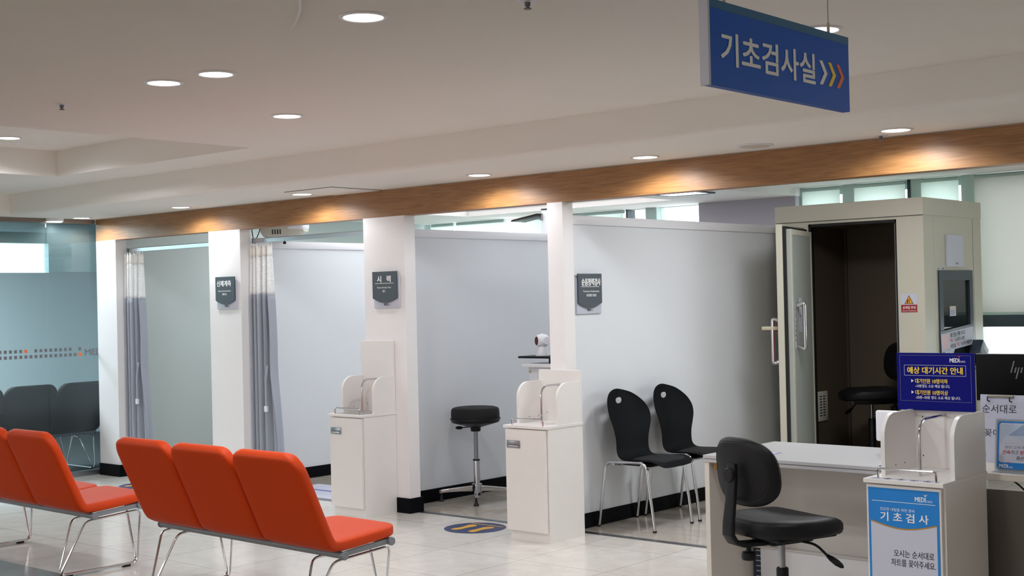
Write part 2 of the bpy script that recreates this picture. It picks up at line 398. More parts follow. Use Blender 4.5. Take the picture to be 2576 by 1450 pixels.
# steel strips set in the floor between the pillars
for i, (x0, x1) in enumerate(((-10.42, -9.06), (-8.62, -7.18), (-6.73, -5.435), (-5.286, -2.2))):
    struct('trim_%d' % (i + 2), MB().box(x0, x1, 6.640, 6.700, -0.01, 0.0015, steel))

# glass wall at the left
b = MB(); b.box(-10.86, -10.76, -4.2, 6.572, 2.276, 2.3149, mat('header_brown', (120, 108, 98), 0.5)); struct('trim_header_left', b)
b = MB(); b.box(-10.84, -10.775, -4.2, 6.9, 0, 0.045, satin); struct('trim_rail_left', b)
gx = -10.80
wl = D.objects.new('wall_left', None); COL.objects.link(wl); wl['kind'] = 'structure'
def g_panel(y0, y1):
    struct('frosted_pane', MB().box(gx - .005, gx + .005, y0, y1, 0.045, 1.842, frost), wl)
    struct('clear_pane', MB().box(gx - .005, gx + .005, y0, y1, 1.842, 2.276, clear_glass), wl)
g_panel(6.112, 6.95); g_panel(5.0, 6.106); g_panel(3.7, 4.994); g_panel(2.3, 3.694)
# film lettering on the glass
b = MB(); p0, pit = 5.706, 0.0474
b.T = trans(gx + 0.0065, 0, 0) @ rotm('Z', 90)
def sq(i, z, m): b.rbox(p0 + i * pit - .0135, p0 + i * pit + .0135, 0, .001, z - .0145, z + .0145, m, .0004, 1)
zt, zb_ = 1.148, 1.098
for i in list(range(-6, 4)) + list(range(6, 14)) + [15]: sq(i, zt if i < 15 else zt, ink_grey)
sq(4, zt, ink_orange)
for i in range(-6, 15): sq(i, zb_, ink_grey)
sq(15, zb_, ink_orange)
b.text('MEDI', 6.465, 6.66, 1.087, 1.142, 0, ink_grey, bold=0.09)
struct('film_lettering', b, wl)
# room behind the glass
b = MB(); tw = mat('pale_teal_wall', (200, 214, 216), .6)
for q in ((-1, 9, 0, 1.95), (-1, 9, 2.297, 2.6), (-1, 5.2, 1.95, 2.297), (8.235, 9, 1.95, 2.297)): b.box(-14.6, -14.5, *q, tw)
struct('wall_back_room', b)
struct('floor_back_room', MB().box(-14.5, -10.87, -1, 8.9, 0, .004, mat('dark_teal_carpet', (40, 50, 50), .9)))
struct('wall_back_room_end', MB().box(-14.5, -10.86, 8.9, 9.0, 0, 2.6, mat('teal_grey_wall', (150, 166, 172), .6)))
struct('ceiling_back_room', MB().box(-14.6, -10.87, -1, 9, 2.42, 2.46, mat('grey_blue_ceiling', (140, 152, 160), .8)))

# rear room: ceilings
rc = 2.365
rx0, rx1, ry0, ry1 = -9.27, -6.72, 6.9, 9.95
b = MB()
b.box(-10.6, rx0, 6.68, 10.75, rc, rc + .03, rear_ceil); b.box(rx1, -5.83, 6.68, 10.75, rc, rc + .03, rear_ceil)
b.box(rx0, rx1, ry1, 10.75, rc, rc + .03, rear_ceil); b.box(rx0, rx1, 6.68, ry0, rc, rc + .03, rear_ceil)
b.box(rx0 - .02, rx1 + .02, ry0 - .02, ry1 + .02, 2.50, 2.53, rear_ceil)
b.box(rx0 - .02, rx0, ry0, ry1, rc + .03, 2.5, rear_ceil); b.box(rx1, rx1 + .02, ry0, ry1, rc + .03, 2.5, rear_ceil)
b.box(rx0, rx1, ry1, ry1 + .02, rc + .03, 2.5, rear_ceil); b.box(rx0, rx1, ry0 - .02, ry0, rc + .03, 2.5, rear_ceil)
b.box(-5.81, 4, 6.68, 10.75, 2.435, 2.465, rear_ceil); b.box(-5.83, -5.81, 6.68, 10.75, rc, 2.465, rear_ceil)
struct('ceiling_rear', b)

# window wall at y = 10.6
WY = 10.62
struct('wall_window_column', MB().box(-6.82, -5.81, 10.50, 10.75, 0, rc, grey_paint))
struct('wall_window_below', MB().box(-10.6, 4, WY + .02, WY + .14, 0, 0.90, white_wall))
mull = [(-10.60, -10.45), (-8.75, -8.66), (-7.50, -7.37), (-5.81, -5.775), (-5.40, -5.275), (-4.775, -4.67), (-4.34, -4.22), (-3.1, -3.0), (-1.6, -1.5), (0.5, 0.6), (3.2, 4.0)]
for i, (x0, x1) in enumerate(mull):
    struct('trim_mullion_%d' % (i + 1), MB().box(x0, x1, WY - .02, WY + .12, 0.90, 2.44, win_frame))
struct('trim_dark_post_1', MB().box(-4.80, -4.776, WY - .03, WY + .1, .9, 2.44, dark_frame))
struct('trim_dark_post_2', MB().box(-7.73, -7.71, WY - .03, WY + .1, .9, 2.38, dark_frame))
struct('trim_transom', MB().rbox(-10.4, 4, WY - .01, WY + .07, 1.19, 1.300, dark_frame, .004))
edges = [(-10.45, -8.75), (-8.66, -7.73), (-7.71, -7.50), (-7.37, -6.82), (-5.775, -5.40), (-5.275, -4.80), (-4.67, -4.34), (-4.22, -3.1), (-3.0, -1.6), (-1.5, .5)]
for i, (x0, x1) in enumerate(edges):
    wnd = D.objects.new('window_%d' % (i + 1), None); COL.objects.link(wnd); wnd['kind'] = 'structure'
    struct('window_pane', MB().box(x0, x1, WY + .05, WY + .056, 0.90, 2.44, window_glass), wnd)
    b = MB(); b.box(x0, x1, WY + .03, WY + .08, .9, .94, win_frame); b.box(x0, x1, WY + .03, WY + .08, 2.36, 2.44, win_frame)
    struct('window_frame', b, wnd)
# outside: pale ground and a pale building far away
struct('wall_outside_facade', MB().box(-30, 12, 26, 26.5, -6, 1.9, mat('pale_facade', (250, 252, 252), .8)))

# roller shades
shades = [(-10.40, -10.055, rc, 1.6, 'narrow roller shade beside the grey-green wall'), (-10.015, -9.31, rc, 1.3, 'roller shade above the middle of the stool bay wall'), (-9.07, -8.40, rc, 1.3, 'roller shade behind the pillar beside the stool bay'),
          (-8.38, -7.74, rc, 1.3, 'cream roller shade seen at the left over the white chair-side wall'), (-5.77, -5.405, 2.43, 1.3, 'narrow pale roller shade left over the hearing booth'), (-5.27, -4.805, 2.43, 1.3, 'wide pale roller shade over the middle of the hearing booth'),
          (-4.665, -4.345, 2.43, 1.3, 'pale roller shade over the right corner of the hearing booth'), (-4.215, -2.2, 2.43, 1.288, 'large pale green roller shade right of the hearing booth')]
for x0, x1, z1, z0, lab in shades:
    t = thing('roller_shade', lab, 'blind', (x0, WY - .06, 0), 0, 'roller shades at the rear windows')
    b = MB(); n = 14; vs = []; w_ = x1 - x0
    b.box(0, w_, 0, .0015, z0 + .02, z1 - .03, shade_dim if x0 > -4.3 else shade); b.build('shade_cloth', t)
    MB().rbox(0, w_, -.006, .010, z0, z0 + .022, win_frame, .003).build('bottom_bar', t)
    MB().lathe([(0, 0), (.018, 0), (.018, w_), (0, w_)], win_frame, (0, .012, z1 - .02), 14, 'X').build('roller', t)

# shell of the hall behind the viewer
hall_wall = mat('hall_wall_paint', (232, 228, 222), .7)
struct('wall_front', MB().box(-16, 4, -4.3, -4.2, 0, ZM + .05, hall_wall))
struct('wall_right', MB().box(4, 4.1, -4.3, 10.9, 0, ZM + .05, hall_wall))

# ================================================================== LAMPS
dl_frame = mat('downlight_trim', (226, 226, 226), .3)
def downlight(x, y, z, label, watts, group, surface=False, r=0.077):
    t = thing('downlight', label, 'ceiling light', (x, y, z), 0, group)
    if surface:
        MB().lathe([(0, 0), (r, 0), (r, -.026), (r - .006, -.030), (0, -.030)], dl_frame, seg=40).build('housing', t)
        MB().lathe([(0, -.0302), (r - .008, -.0302), (r - .012, -.034), (0, -.034)], lamp_glow, seg=40).build('diffuser', t)
        spot((x, y, z - .05), watts)
    else:
        MB().lathe([(r - .008, -.001), (r + .010, -.001), (r + .008, -.005), (r - .004, -.007), (r - .010, -.003)], dl_frame, seg=40).build('trim_ring', t)
        MB().lathe([(0, -.0005), (r - .006, -.0005), (r - .008, -.0045), (0, -.0055)], lamp_glow, seg=40).build('diffuser', t)
        spot((x, y, z - .02), watts)
    return t
gf = 'downlights in the lowered soffit beside the oak beam'
names = ['soffit downlight nearest the glass wall', 'soffit downlight over the bay with the first curtain', 'soffit downlight touching the access hatch', 'soffit downlight over the floor footprint sticker', 'soffit downlight over the two black shell chairs', 'soffit downlight at the right, near the end of the oak beam']
for (x, n_) in zip((-10.549, -9.059, -7.543, -5.771, -4.462, -2.915), names): downlight(x, 6.315, ZC, 'round white ' + n_, SPOT_FRONT, gf)
downlight(-10.735, 6.16, ZC, 'surface-mounted round lamp hanging in front of the brown header', 3, gf, True)
gm = 'downlights in the hall ceiling'
for x, y, z, n_ in ((-3.398, 3.138, ZM, 'largest hall downlight at the top of the ceiling'), (-4.994, 3.407, ZM, 'left one of the pair of hall downlights'), (-4.663, 3.444, ZM, 'right one of the pair of hall downlights'),
                    (-5.463, 4.485, ZM, 'single hall downlight between the pair and the oak beam'), (-8.52, 4.56, tz, 'downlight inside the sunken ceiling tray'), (-2.400, 4.56, ZM, 'hall downlight partly hidden behind the hanging blue sign')):
    downlight(x, y, z, 'round ' + n_, SPOT_MAIN, gm)
# flush panels; those in the hall are unseen fill lights added for brightness
def led_panel(x, y, z, sx, sy, label, watts, group, col=(0.95, .97, 1)):
    t = thing('ceiling_panel_light', label, 'ceiling light', (x, y, z), 0, group)
    b = MB(); a, c = sx / 2, sy / 2
    for q in ((-a, a, -c, -c + .02), (-a, a, c - .02, c), (-a, -a + .02, -c + .02, c - .02), (a - .02, a, -c + .02, c - .02)): b.box(q[0], q[1], q[2], q[3], -.012, -.001, dark_frame if group.startswith('rear') else dl_frame)
    b.build('frame', t); MB().box(-a + .02, a - .02, -c + .02, c - .02, -.006, -.001, panel_glow).build('diffuser', t)
    area('panel_lamp', (x, y, z - .02), sx - .05, sy - .05, watts, col)
for x, y, n_ in ((-6.5, 0.3, 'left of the middle aisle'), (-3.0, 0.6, 'over the middle aisle'), (0.6, 0.6, 'right of the middle aisle'), (-3.0, -2.4, 'nearest the wall behind the viewer'), (-7.5, -2.4, 'in the rear left corner of the hall')):
    led_panel(x, y, ZM if y < 5.6 else ZC, 0.6, 0.6, 'added unseen flush fill panel ' + n_, FILL_HALL, 'added unseen fill panels of the hall', (1, .96, .92))
led_panel(-6.22, 9.28, rc, .44, .44, 'square ceiling panel lamp over the back of the chair bay', PANEL_REAR * .38, 'rear room panel lamps')
t = thing('luminous_ceiling_panel', 'large glowing white ceiling panel above the stool bay wall', 'ceiling light', (-7.995, 8.85, 2.44))
MB().box(-1.27, 1.27, -1.09, 1.09, -.012, 0, mat('luminous_membrane', (255, 255, 255), .5, emit=1.25, ecol=(.97, .98, 1))).build('membrane', t)
b = MB()
for q in ((-1.273, 1.273, 1.09, 1.098), (-1.273, 1.273, -1.098, -1.09), (-1.273, -1.27, -1.09, 1.09), (1.27, 1.273, -1.09, 1.09)): b.box(*q, -.02, 0, cap_paint)
b.build('edge_frame', t)
area('luminous_lamp', (-7.995, 7.9, 2.36), 1.8, 1.2, 6, (.95, .98, 1))
led_panel(-9.75, 8.3, rc, .5, .5, 'added unseen fill panel over the grey-green wall bay', PANEL_REAR * .55, 'rear room panel lamps')  # added out of view to spread light over the left rear bays
led_panel(-6.05, 7.75, rc, .44, .44, 'added unseen fill panel over the stool bay', PANEL_REAR * .2, 'rear room panel lamps')  # added out of view to brighten the stool bay wall
led_panel(-3.9, 7.7, 2.435, .6, .6, 'added unseen fill panel before the hearing booth', PANEL_REAR * 1.65, 'rear room panel lamps')  # hidden above the beam, added to light the booth front and chair wall
area('back_room_fill', (-12.6, 5.0, 2.40), 1.2, 3.0, 300, (.97, .98, 1))  # added light without a fixture, brightens the room behind the frosted glass

# unseen glowing panel and area light, added behind the viewer as fill
b = MB(); gl = mat('fill_glow', (255, 255, 255), .5, emit=0.12, ecol=(1, .97, .93))
b.box(-9, 1, -4.2, -4.19, .3, 2.3, gl); struct('window_20', b)
area('hall_fill', (-4, -4.15, 1.3), 9.5, 1.9, 80, (1, .97, .94), (R(128), 0, 0))
# soffit and ceiling fittings
t = thing('ceiling_speaker', 'round flush cream speaker disc in the soffit left of the last downlight', 'speaker', (-3.735, 6.32, ZC))
MB().lathe([(0, 0), (.10, 0), (.10, -.004), (.094, -.007), (0, -.007)], cap_paint, seg=40).build('rim', t)
MB().lathe([(0, -.0072), (.086, -.0072), (.080, -.010), (0, -.012)], mat('speaker_grille', (200, 194, 184), .7, bump=.6, nscale=400), seg=40).build('grille', t)
t = thing('access_hatch', 'square ceiling access hatch with a dark gap, beside a soffit downlight', 'hatch', (-7.23, 6.36, ZC))
b = MB(); a = .26
for q in ((-a, a, -a, -a + .008), (-a, a, a - .008, a), (-a, -a + .008, -a, a), (a - .008, a, -a, a)): b.box(*q, -.002, -.0002, ink_black)
b.build('gap_frame', t); MB().rbox(-a + .012, a - .012, -a + .012, a - .012, -.006, -.0005, ceil_paint, .002).build('hatch_panel', t)
def sprinkler(x, y, z, lab):
    t = thing('sprinkler_head', lab, 'sprinkler', (x, y, z), 0, 'sprinkler heads in the ceiling')
    MB().lathe([(0, 0), (.036, 0), (.034, -.004), (0, -.006)], cap_paint, seg=28).build('escutcheon', t)
    b = MB(); b.lathe([(0, -.006), (.010, -.006), (.010, -.016), (.006, -.018), (.006, -.024), (.013, -.025), (.013, -.028), (0, -.028)], ink_grey, seg=16); b.build('nozzle', t)
sprinkler(-5.841, 3.402, ZM, 'small sprinkler head left of the pair of hall downlights')
sprinkler(-2.85, 3.377, ZM, 'small sprinkler head at the top edge of the hall ceiling')
sprinkler(-3.07, 6.47, ZC, 'tiny sprinkler head just before the oak beam, right of the speaker disc')
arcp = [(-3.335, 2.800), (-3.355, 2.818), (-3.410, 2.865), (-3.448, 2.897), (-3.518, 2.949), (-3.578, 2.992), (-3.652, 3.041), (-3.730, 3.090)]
tag(MB().tube([(a, c, ZM - .002) for a, c in arcp], [.0045, .0045, .0042, .004, .0036, .003, .0022, .001], white_pl, 8).build('flare_arc'), 'thin white arc shaped like a lens flare at the top edge of the picture', 'flare arc')  # lens flare streak put into shape as a solid white arc

# hanging sign (local X runs along world +Y, front faces world +X)
t = thing('hanging_sign', 'hanging blue direction sign with white Korean letters and three chevrons', 'sign', (-1.9, 3.0, 2.060), 90)
H_ = 0.232
b = MB(); b.rbox(0, .794, 0, .026, 0, H_, sign_blue, .001, 1); b.rect(.001, .793, H_ - .024, H_ - .0005, -.0006, ink_teal)
b.text('기초검사실', .050, .575, .060, .152, -.0012, ink_white, bold=0.062)
for x_, m_ in ((.600, ink_white), (.655, ink_yel), (.708, ink_orange)):
    zc = .102; hh = .036; d_ = .030; w2 = .020
    b.prism([(x_, zc + hh), (x_ + w2, zc + hh), (x_ + w2 + d_, zc), (x_ + w2, zc - hh), (x_, zc - hh), (x_ + d_, zc)], -.0014, -.0006, m_)
b.build('board', t)
MB().rbox(-.010, .0, -.001, .028, -.001, H_ + .001, plate_light, .001, 1).build('end_cap', t)
for x_ in (.094, .690):
    b = MB(); b.tube([(x_, .013, H_ + .02), (x_, .013, ZM - 2.060)], .0014, satin, 6)
    b.lathe([(0, H_), (.005, H_), (.005, H_ + .03), (.003, H_ + .034), (0, H_ + .034)], lamin_yel, (x_, .013, 0), 10)
    b.build('suspension_wire', t)

# ================================================================== FLOOR AND WALL GRAPHICS
def foot_sticker(cx, cy, lab, rz=0):
    t = thing('footprint_sticker', lab, 'floor sticker', (cx, cy, 0), rz, 'round footprint stickers on the floor')
    MB().disc(0, 0, .0004, .205, .205, navy_floor, .0008, 64).build('disc', t)
    for sx in (-1, 1):
        pts = []
        prof = [(-.105, .018), (-.09, .028), (-.06, .031), (-.02, .024), (.02, .027), (.06, .036), (.09, .034), (.108, .018)]
        L_ = [(-w_, v) for v, w_ in prof]; R_ = [(w_, v) for v, w_ in reversed(prof)]
        poly = [(sx * .068 + x_ + sx * .010 * (v / .1) ** 2, v - .025) for x_, v in L_ + R_]
        MB().prism(poly, .0014, .0018, foot_yel, 'XY').build('footprint', t)
    MB().box(-.14, .14, .115, .128, .0014, .0018, foot_yel).build('stop_line', t)
foot_sticker(-5.955, 6.395, 'round navy floor sticker with two yellow footprints beside the second cabinet')
foot_sticker(-9.75, 6.37, 'round navy floor sticker almost hidden behind the orange bench')
t = thing('floor_sheet', 'white sheet with a blue stripe lying on the floor of the curtained bay', 'mat', (-7.95, 7.0, 0))
b = MB(); b.box(-.55, .50, -.285, .23, .0005, .003, paper); b.build('sheet', t)
MB().box(-.55, .50, -.03, .005, .0032, .0036, mat('blue_stripe', (70, 96, 160), .5)).build('stripe', t)

def medi(b, x0, z0, w_, m1, y, m2=None):
    """little clinic logo: word plus red tick"""
    h = w_ * .26
    b.text('MEDI', x0, x0 + w_ * .62, z0, z0 + h, y, m1, bold=0.078)
    b.text('CHECK', x0 + w_ * .64, x0 + w_, z0, z0 + h * .42, y, m1, bold=0)
    q = x0 + w_ * .60; zz = z0 + h * 1.18; s_ = w_ * .085
    b.prism([(q - s_, zz + s_ * 1.2), (q - s_ * .4, zz + s_ * 1.2), (q + .05 * s_, zz + s_ * .45), (q + s_ * .7, zz + s_ * 1.4), (q + s_ * 1.3, zz + s_ * 1.4), (q + .1 * s_, zz - s_ * .3)], y - .0003, y, m2 or ink_red)

def wall_sign(loc, rz, lab, title, sub, han, line, wide=True):
    t = thing('wall_sign', lab, 'sign', loc, rz, 'charcoal room signs on the partitions')
    b = MB(); b.rbox(.0, .262, -.014, 0, 0, .235, plate_light, .002); medi(b, .105, .016, .065, ink_black, -.0145); b.build('back_plate', t)
    b = MB(); n = 16
    arc = [(.002 + .250 * k / n, .070 - .034 * math.sin(math.pi * k / n)) for k in range(n + 1)]
    b.prism(arc + [(.252, .262), (.002, .262)], -.028, -.018, plate_dark)
    x0, x1 = title[1]
    b.text(title[0], x0, x1, .183, .232, -.0290, ink_white, bold=0.091)
    if line: b.rect(.030, .222, .1755, .1785, -.0286, ink_white)
    b.text(sub[0], sub[1], sub[2], .138, .153, -.0290, ink_white, bold=0.039)
    b.text(han[0], han[1], han[2], .112, .130, -.0290, ink_white, bold=0.026)
    b.build('front_plate', t)
    MB().rbox(.02, .234, -.018, -.014, .09, .22, satin, .001, 1).build('spacer', t)
yl = YF
wall_sign((-8.932, yl, 1.478), 0, 'charcoal sign on the pillar between the two curtains', ('신체계측', (.022, .212)), ('Physical Examination', .040, .208), ('身體計測', .090, .150), False)
wall_sign((-7.056, yl, 1.462), 0, 'charcoal sign with widely spaced letters on the pillar above the first cabinet', ('시   력', (.052, .195)), ('Visual Acuity Test', .050, .196), ('視力', .108, .136), True)
wall_sign((-5.3405, 6.738, 1.397), 90, 'charcoal sign on the white wall above the black shell chairs', ('순음청력검사', (.034, .238)), ('Puretone Audiometry', .052, .222), ('純音聽力檢査', .085, .190), True)

# ================================================================== CURTAINS
def curtain(x, y, ztop, lab, rail_label, rail, seedv):
    rnd = random.Random(seedv)
    t = thing('curtain', lab, 'curtain', (x, y, 0), 0, 'grey cubicle curtains')
    nf = 9; nx = nf * 10
    def point(u, z, k):
        ph = u * nf * 2 * math.pi
        spread = 1.0 + (.22 * max(0, (1.6 - z)) ** 1.2 if u > .75 else .0) * (u - .75) * 4
        px_ = (u - .5) * .235 * (1 + .05 * k) + .018 * math.sin(ph * .5 + 1.3) * k
        if u > .7: px_ += (u - .7) * .28 * max(0, 1.6 - z)
        if u > .82: px_ -= .20 * (u - .82) * math.exp(-((z - .95) / .25) ** 2)
        py_ = .030 * math.sin(ph) * (.35 + .65 * k) + .012 * math.sin(ph * .37 + 2)
        return (px_, py_, z)
    def sheet(z1, z0, nz, m, name, kf, par):
        b = MB(); vs = []; uv = []
        for j in range(nz + 1):
            z = z1 + (z0 - z1) * j / nz
            for i in range(nx + 1):
                u = i / nx; vs.append(point(u, z, kf(z))); uv.append((u * 1.1, z))
        fs = [(j * (nx + 1) + i, j * (nx + 1) + i + 1, (j + 1) * (nx + 1) + i + 1, (j + 1) * (nx + 1) + i) for j in range(nz) for i in range(nx)]
        b.add(vs, fs, m); o = b.build(name, par, uvf=uv, smooth=80)
        md = o.modifiers.new('thickness', 'SOLIDIFY'); md.thickness = .0012
        return o
    kf = lambda z: min(1.0, .45 + (ztop - z) * 1.2)
    sheet(ztop, ztop - .085, 3, head_cloth, 'heading_tape', kf, t)
    sheet(ztop - .085, ztop - .395, 10, net, 'net_panel', kf, t)
    sheet(ztop - .395, .14, 30, cloth, 'curtain_cloth', kf, t)
    b = MB()
    for i in range(11):
        q = point(i / 10, ztop, .5); b.tube([(q[0], q[1], ztop - .01), (q[0], q[1], ztop + .018)], .0025, white_pl, 6)
    b.build('hooks', t)
    b = MB(); b.tube([(.105, -.045, 1.02), (.085, -.05, .90), (.088, -.052, .70)], .008, cloth, 8); b.box(.074, .102, -.062, -.044, .655, .70, white_pl); b.build('tie_band', t)
    t2 = thing('curtain_rail', rail_label, 'curtain rail', (0, 0, 0), 0, 'aluminium curtain rails')
    x0, x1, yy, zz = rail
    b = MB()
    b.prism([(yy - .018, zz), (yy - .018, zz + .030), (yy - .012, zz + .036), (yy + .012, zz + .036), (yy + .018, zz + .030), (yy + .018, zz), (yy + .008, zz), (yy + .008, zz + .006), (yy - .008, zz + .006), (yy - .008, zz)], x0, x1, alu, 'YZ')
    b.build('rail', t2)
    for xx in (x0, x1 - .006):
        MB().rbox(xx, xx + .006, yy - .024, yy + .024, zz - .006, zz + .044, satin, .001, 1).build('end_bracket', t2)
curtain(-10.295, 6.672, 1.985, 'grey curtain with white net top gathered at the pillar next to the glass wall', 'aluminium curtain rail nearest the glass wall', (-10.43, -9.05, 6.712, 2.008), 3)
curtain(-8.488, 6.672, 1.985, 'grey curtain with white net top gathered at the pillar below the projector', 'aluminium curtain rail below the projector', (-8.63, -7.172, 6.712, 2.008), 8)

# ================================================================== PROJECTOR above bay two
t = thing('chart_projector', 'cream chart projector hanging over the second curtain rail', 'projector', (-8.80, 7.15, 2.105), 35)
b = MB(); 
rings = []
for x_, zl, zh, yy in ((-.17, .0, .10, .085), (-.15, -.03, .13, .10), (-.05, -.045, .14, .11), (.06, -.055, .14, .11), (.16, -.02, .13, .11), (.20, .01, .11, .095)):
    n = 20; rings.append([(x_, yy * math.copysign(abs(math.cos(a)) ** .5, math.cos(a)), (zl + zh) / 2 + (zh - zl) / 2 * math.copysign(abs(math.sin(a)) ** .5, math.sin(a))) for a in [2 * math.pi * k / n for k in range(n)]])
b.loft(rings, cream_pl); b.build('body', t)
b = MB(); b.lathe([(0, -.18), (.040, -.18), (.042, -.165), (.030, -.150)], black_pl, (0, 0, .055), 24, 'X'); b.lathe([(0, -.186), (.030, -.184), (.034, -.178)], lens_blue, (0, 0, .055), 24, 'X'); b.build('lens', t)
MB().rbox(.06, .205, -.118, .118, .02, .15, white_pl, .03, 4).build('front_cover', t)
b = MB(); b.lathe([(0, -.09), (.012, -.09), (.014, -.075), (.009, -.07), (.009, -.045), (0, -.045)], black_pl, (0.02, -.02, 0), 16); b.build('foot_knob', t)
for i in range(4): MB().box(-.06 + i * .022, -.052 + i * .022, -.1125, -.108, -.01, .03, ink_black).build('vent_slot', t)
b = MB(); b.tube([(-.06, 0, .13), (-.06, 0, .394)], .014, satin, 12); b.build('ceiling_mount', t)
t = tag(MB().tube([(-8.74, 6.80, 2.364), (-8.73, 6.77, 2.13), (-8.70, 6.76, 2.048), (-8.66, 6.765, 2.048), (-8.655, 6.80, 2.13), (-8.66, 6.87, 2.364)], .004, black_pl, 8, .03).build('projector_cable'), 'black looped cable hanging over the second curtain rail', 'cable')

# ================================================================== CABINETS
def cabinet(loc, lab, w_, d_, panel_top, poster=False, side=None, handle=True, flip=False):
    t = thing('chart_cabinet', lab, 'cabinet', loc, 0, 'white chart drop cabinets')
    h = .700; sm = side or lamin
    b = MB(); b.box(.012, w_ - .001, .020, d_, .0, h, sm); b.box(.012, w_ - .03, .030, .040, 0, .08, lamin); b.build('carcass', t)
    d = MB(); d.rbox(.0, w_ - .012, 0, .018, .062, h - .006, lamin, .0015, 1); dr = d.build('door', t)
    if handle:
        hb = MB(); hb.rbox(.012, .122, -.004, 0, .575, .622, satin, .003); hb.box(.020, .114, -.0045, -.0042, .582, .600, ink_grey); hb.rbox(.028, .114, -.012, -.004, .584, .592, alu, .002, 1); hb.build('handle', dr)
    MB().rbox(-.008, w_ + .004, -.012, d_ + .002, h, h + .018, lamin, .0015, 1).build('top', t)
    tp = h + .018
    # back panel
    bp = MB(); bp.rbox(.0, w_, d_ - .018, d_, tp, panel_top, lamin, .0012, 1)
    for zz in (tp + .05, tp + .22): bp.box(.062, .067, d_ - .0185, d_ - .018, zz, zz + .006, ink_black)
    bp.build('back_panel', t)
    # rounded side panels
    sh = .258; y0 = .115; y1 = d_ - .0185; rr_ = .10
    poly = [(y1, tp), (y1, tp + sh)] + [(y0 + rr_ - rr_ * math.sin(math.pi / 2 * k / 12), tp + sh - rr_ + rr_ * math.cos(math.pi / 2 * k / 12)) for k in range(13)] + [(y0, tp)]
    for xx in ((.014 if poster else 0.0), w_ - .018):
        sp = MB(); sp.prism(poly, xx, xx + .018, sm if xx else lamin, 'YZ')
        if xx < .1:
            for yy in (y0 + .10, y0 + .19): sp.box(xx + .018, xx + .0186, yy, yy + .006, tp + .03, tp + .036, ink_black)
        sp.build('side_panel', t)
    xm = w_ * .50
    MB().tube([(xm, .160, tp), (xm, .160, tp + .235), (xm, d_ - .018, tp + .235)], .0065, chrome, 10, .07, fs=8).build('divider_rod', t)
    MB().tube([(.050, .010, tp), (.050, .010, tp + .042), (w_ - .035, .010, tp + .042), (w_ - .035, .010, tp)], .0045, chrome, 8, .014).build('front_rail', t)
    if not poster:
        MB().box(.03, w_ - .03, .03, y1 - .01, tp, tp + .003, mat('clear_tray_sheet', (150, 148, 146), .2)).build('tray_mat', t) if handle == 1 else None
    return t
cabinet((-7.208, 6.245, 0), 'white chart cabinet with a tall back board, at the pillar behind the orange bench', .340, .326, 1.226, handle=1)
cabinet((-5.508, 6.212, 0), 'white chart cabinet with a chrome rail beside the footprint floor sticker', .336, .358, 1.045, handle=2)
c3 = cabinet((-2.549, 5.150, 0), 'white chart cabinet with a blue poster on its door, right foreground', .336, .445, .972, True, lamin, handle=False)
# poster on its door
t = thing('door_poster', 'blue and white poster with Korean headline on the right foreground cabinet door', 'poster', (-2.560, 5.1485, 0))
b = MB(); X0, X1 = .020, .326; Y_ = -.001
b.box(X0, X1, Y_, 0.0005, .095, .682, ink_blue)
yy = Y_ - .0006; n = 20
arc = [(X0 + .010 + (X1 - X0 - .020) * k / n, .541 - .026 * math.sin(math.pi * k / n)) for k in range(n + 1)]
b.prism([(X0 + .010, .11)] + arc[:1] + arc[1:] + [(X1 - .010, .11)], yy, Y_, paper)
arc2 = [(p[0], p[1] + .006 - 0 * k) for k, p in enumerate(arc)]
b.prism(arc + arc2[::-1], yy - .0004, yy, gold)
b.rect(.036, .312, .6265, .6285, yy, ink_white)
medi(b, .225, .636, .075, ink_white, yy, ink_white)
b.text('건강한 내일을 위한 준비', .072, .222, .589, .602, yy, ink_white)
b.text('기 초 검 사', .072, .282, .546, .584, yy, ink_white, bold=0.052)
b.text('오시는 순서대로', .128, .302, .402, .432, yy - .0002, ink_black, bold=0.031)
b.text('차트를 꽂아주세요.', .116, .308, .364, .394, yy - .0002, ink_black, bold=0.031)
b.build('sheet', t)
# waiting time board standing on top of that cabinet
t = thing('waiting_time_board', 'navy notice board with yellow Korean heading standing on the right foreground cabinet', 'sign', (-2.588, 5.555, .9725))
b = MB(); b.rbox(0, .350, 0, .012, 0, .252, navy, .001, 1); yy = -.0005
b.frame(.014, .336, .040, .242, yy, .0012, ink_grey); b.frame(.034, .314, .152, .199, yy, .0014, plate_light)
medi(b, .243, .212, .070, ink_white, yy)
b.text('예상 대기시간 안내', .048, .300, .160, .191, yy, ink_yel, bold=0.065)
for z_, s1, s2, x2 in ((.118, '대기인원 10명이하', '-10분정도 소요 예상 됩니다.', .242), (.068, '대기인원 10명이상', '-20분~30분 정도 소요 예상 됩니다.', .288)):
    b.prism([(.066, z_ + .004), (.066, z_ + .018), (.077, z_ + .011)], yy, 0, ink_white)
    b.text(s1, .084, .232, z_, z_ + .021, yy, ink_yel, bold=0.052); b.text(s2, .084, x2, z_ - .018, z_ - .004, yy, ink_white, bold=0.013)
b.build('board', t)
# numbered strip on the same cabinet top
t = thing('numbered_strip', 'white paper strip with circled numbers along the top edge of the right foreground cabinet', 'label', (-2.560, 5.150, .7182))
b = MB(); b.T = rotm('X', -90) 
b.T = Matrix(((1, 0, 0, 0), (0, 0, 1, 0), (0, -1, 0, 0), (0, 0, 0, 1)))
b.box(.02, .318, -.0008, 0, -.006, .034, paper)
for i, ch in enumerate('①②③④⑤'): b.text(ch, .030 + i * .057, .060 + i * .057, -.001, .029, -.0012, ink_black, bold=.02)
b.build('strip', t)

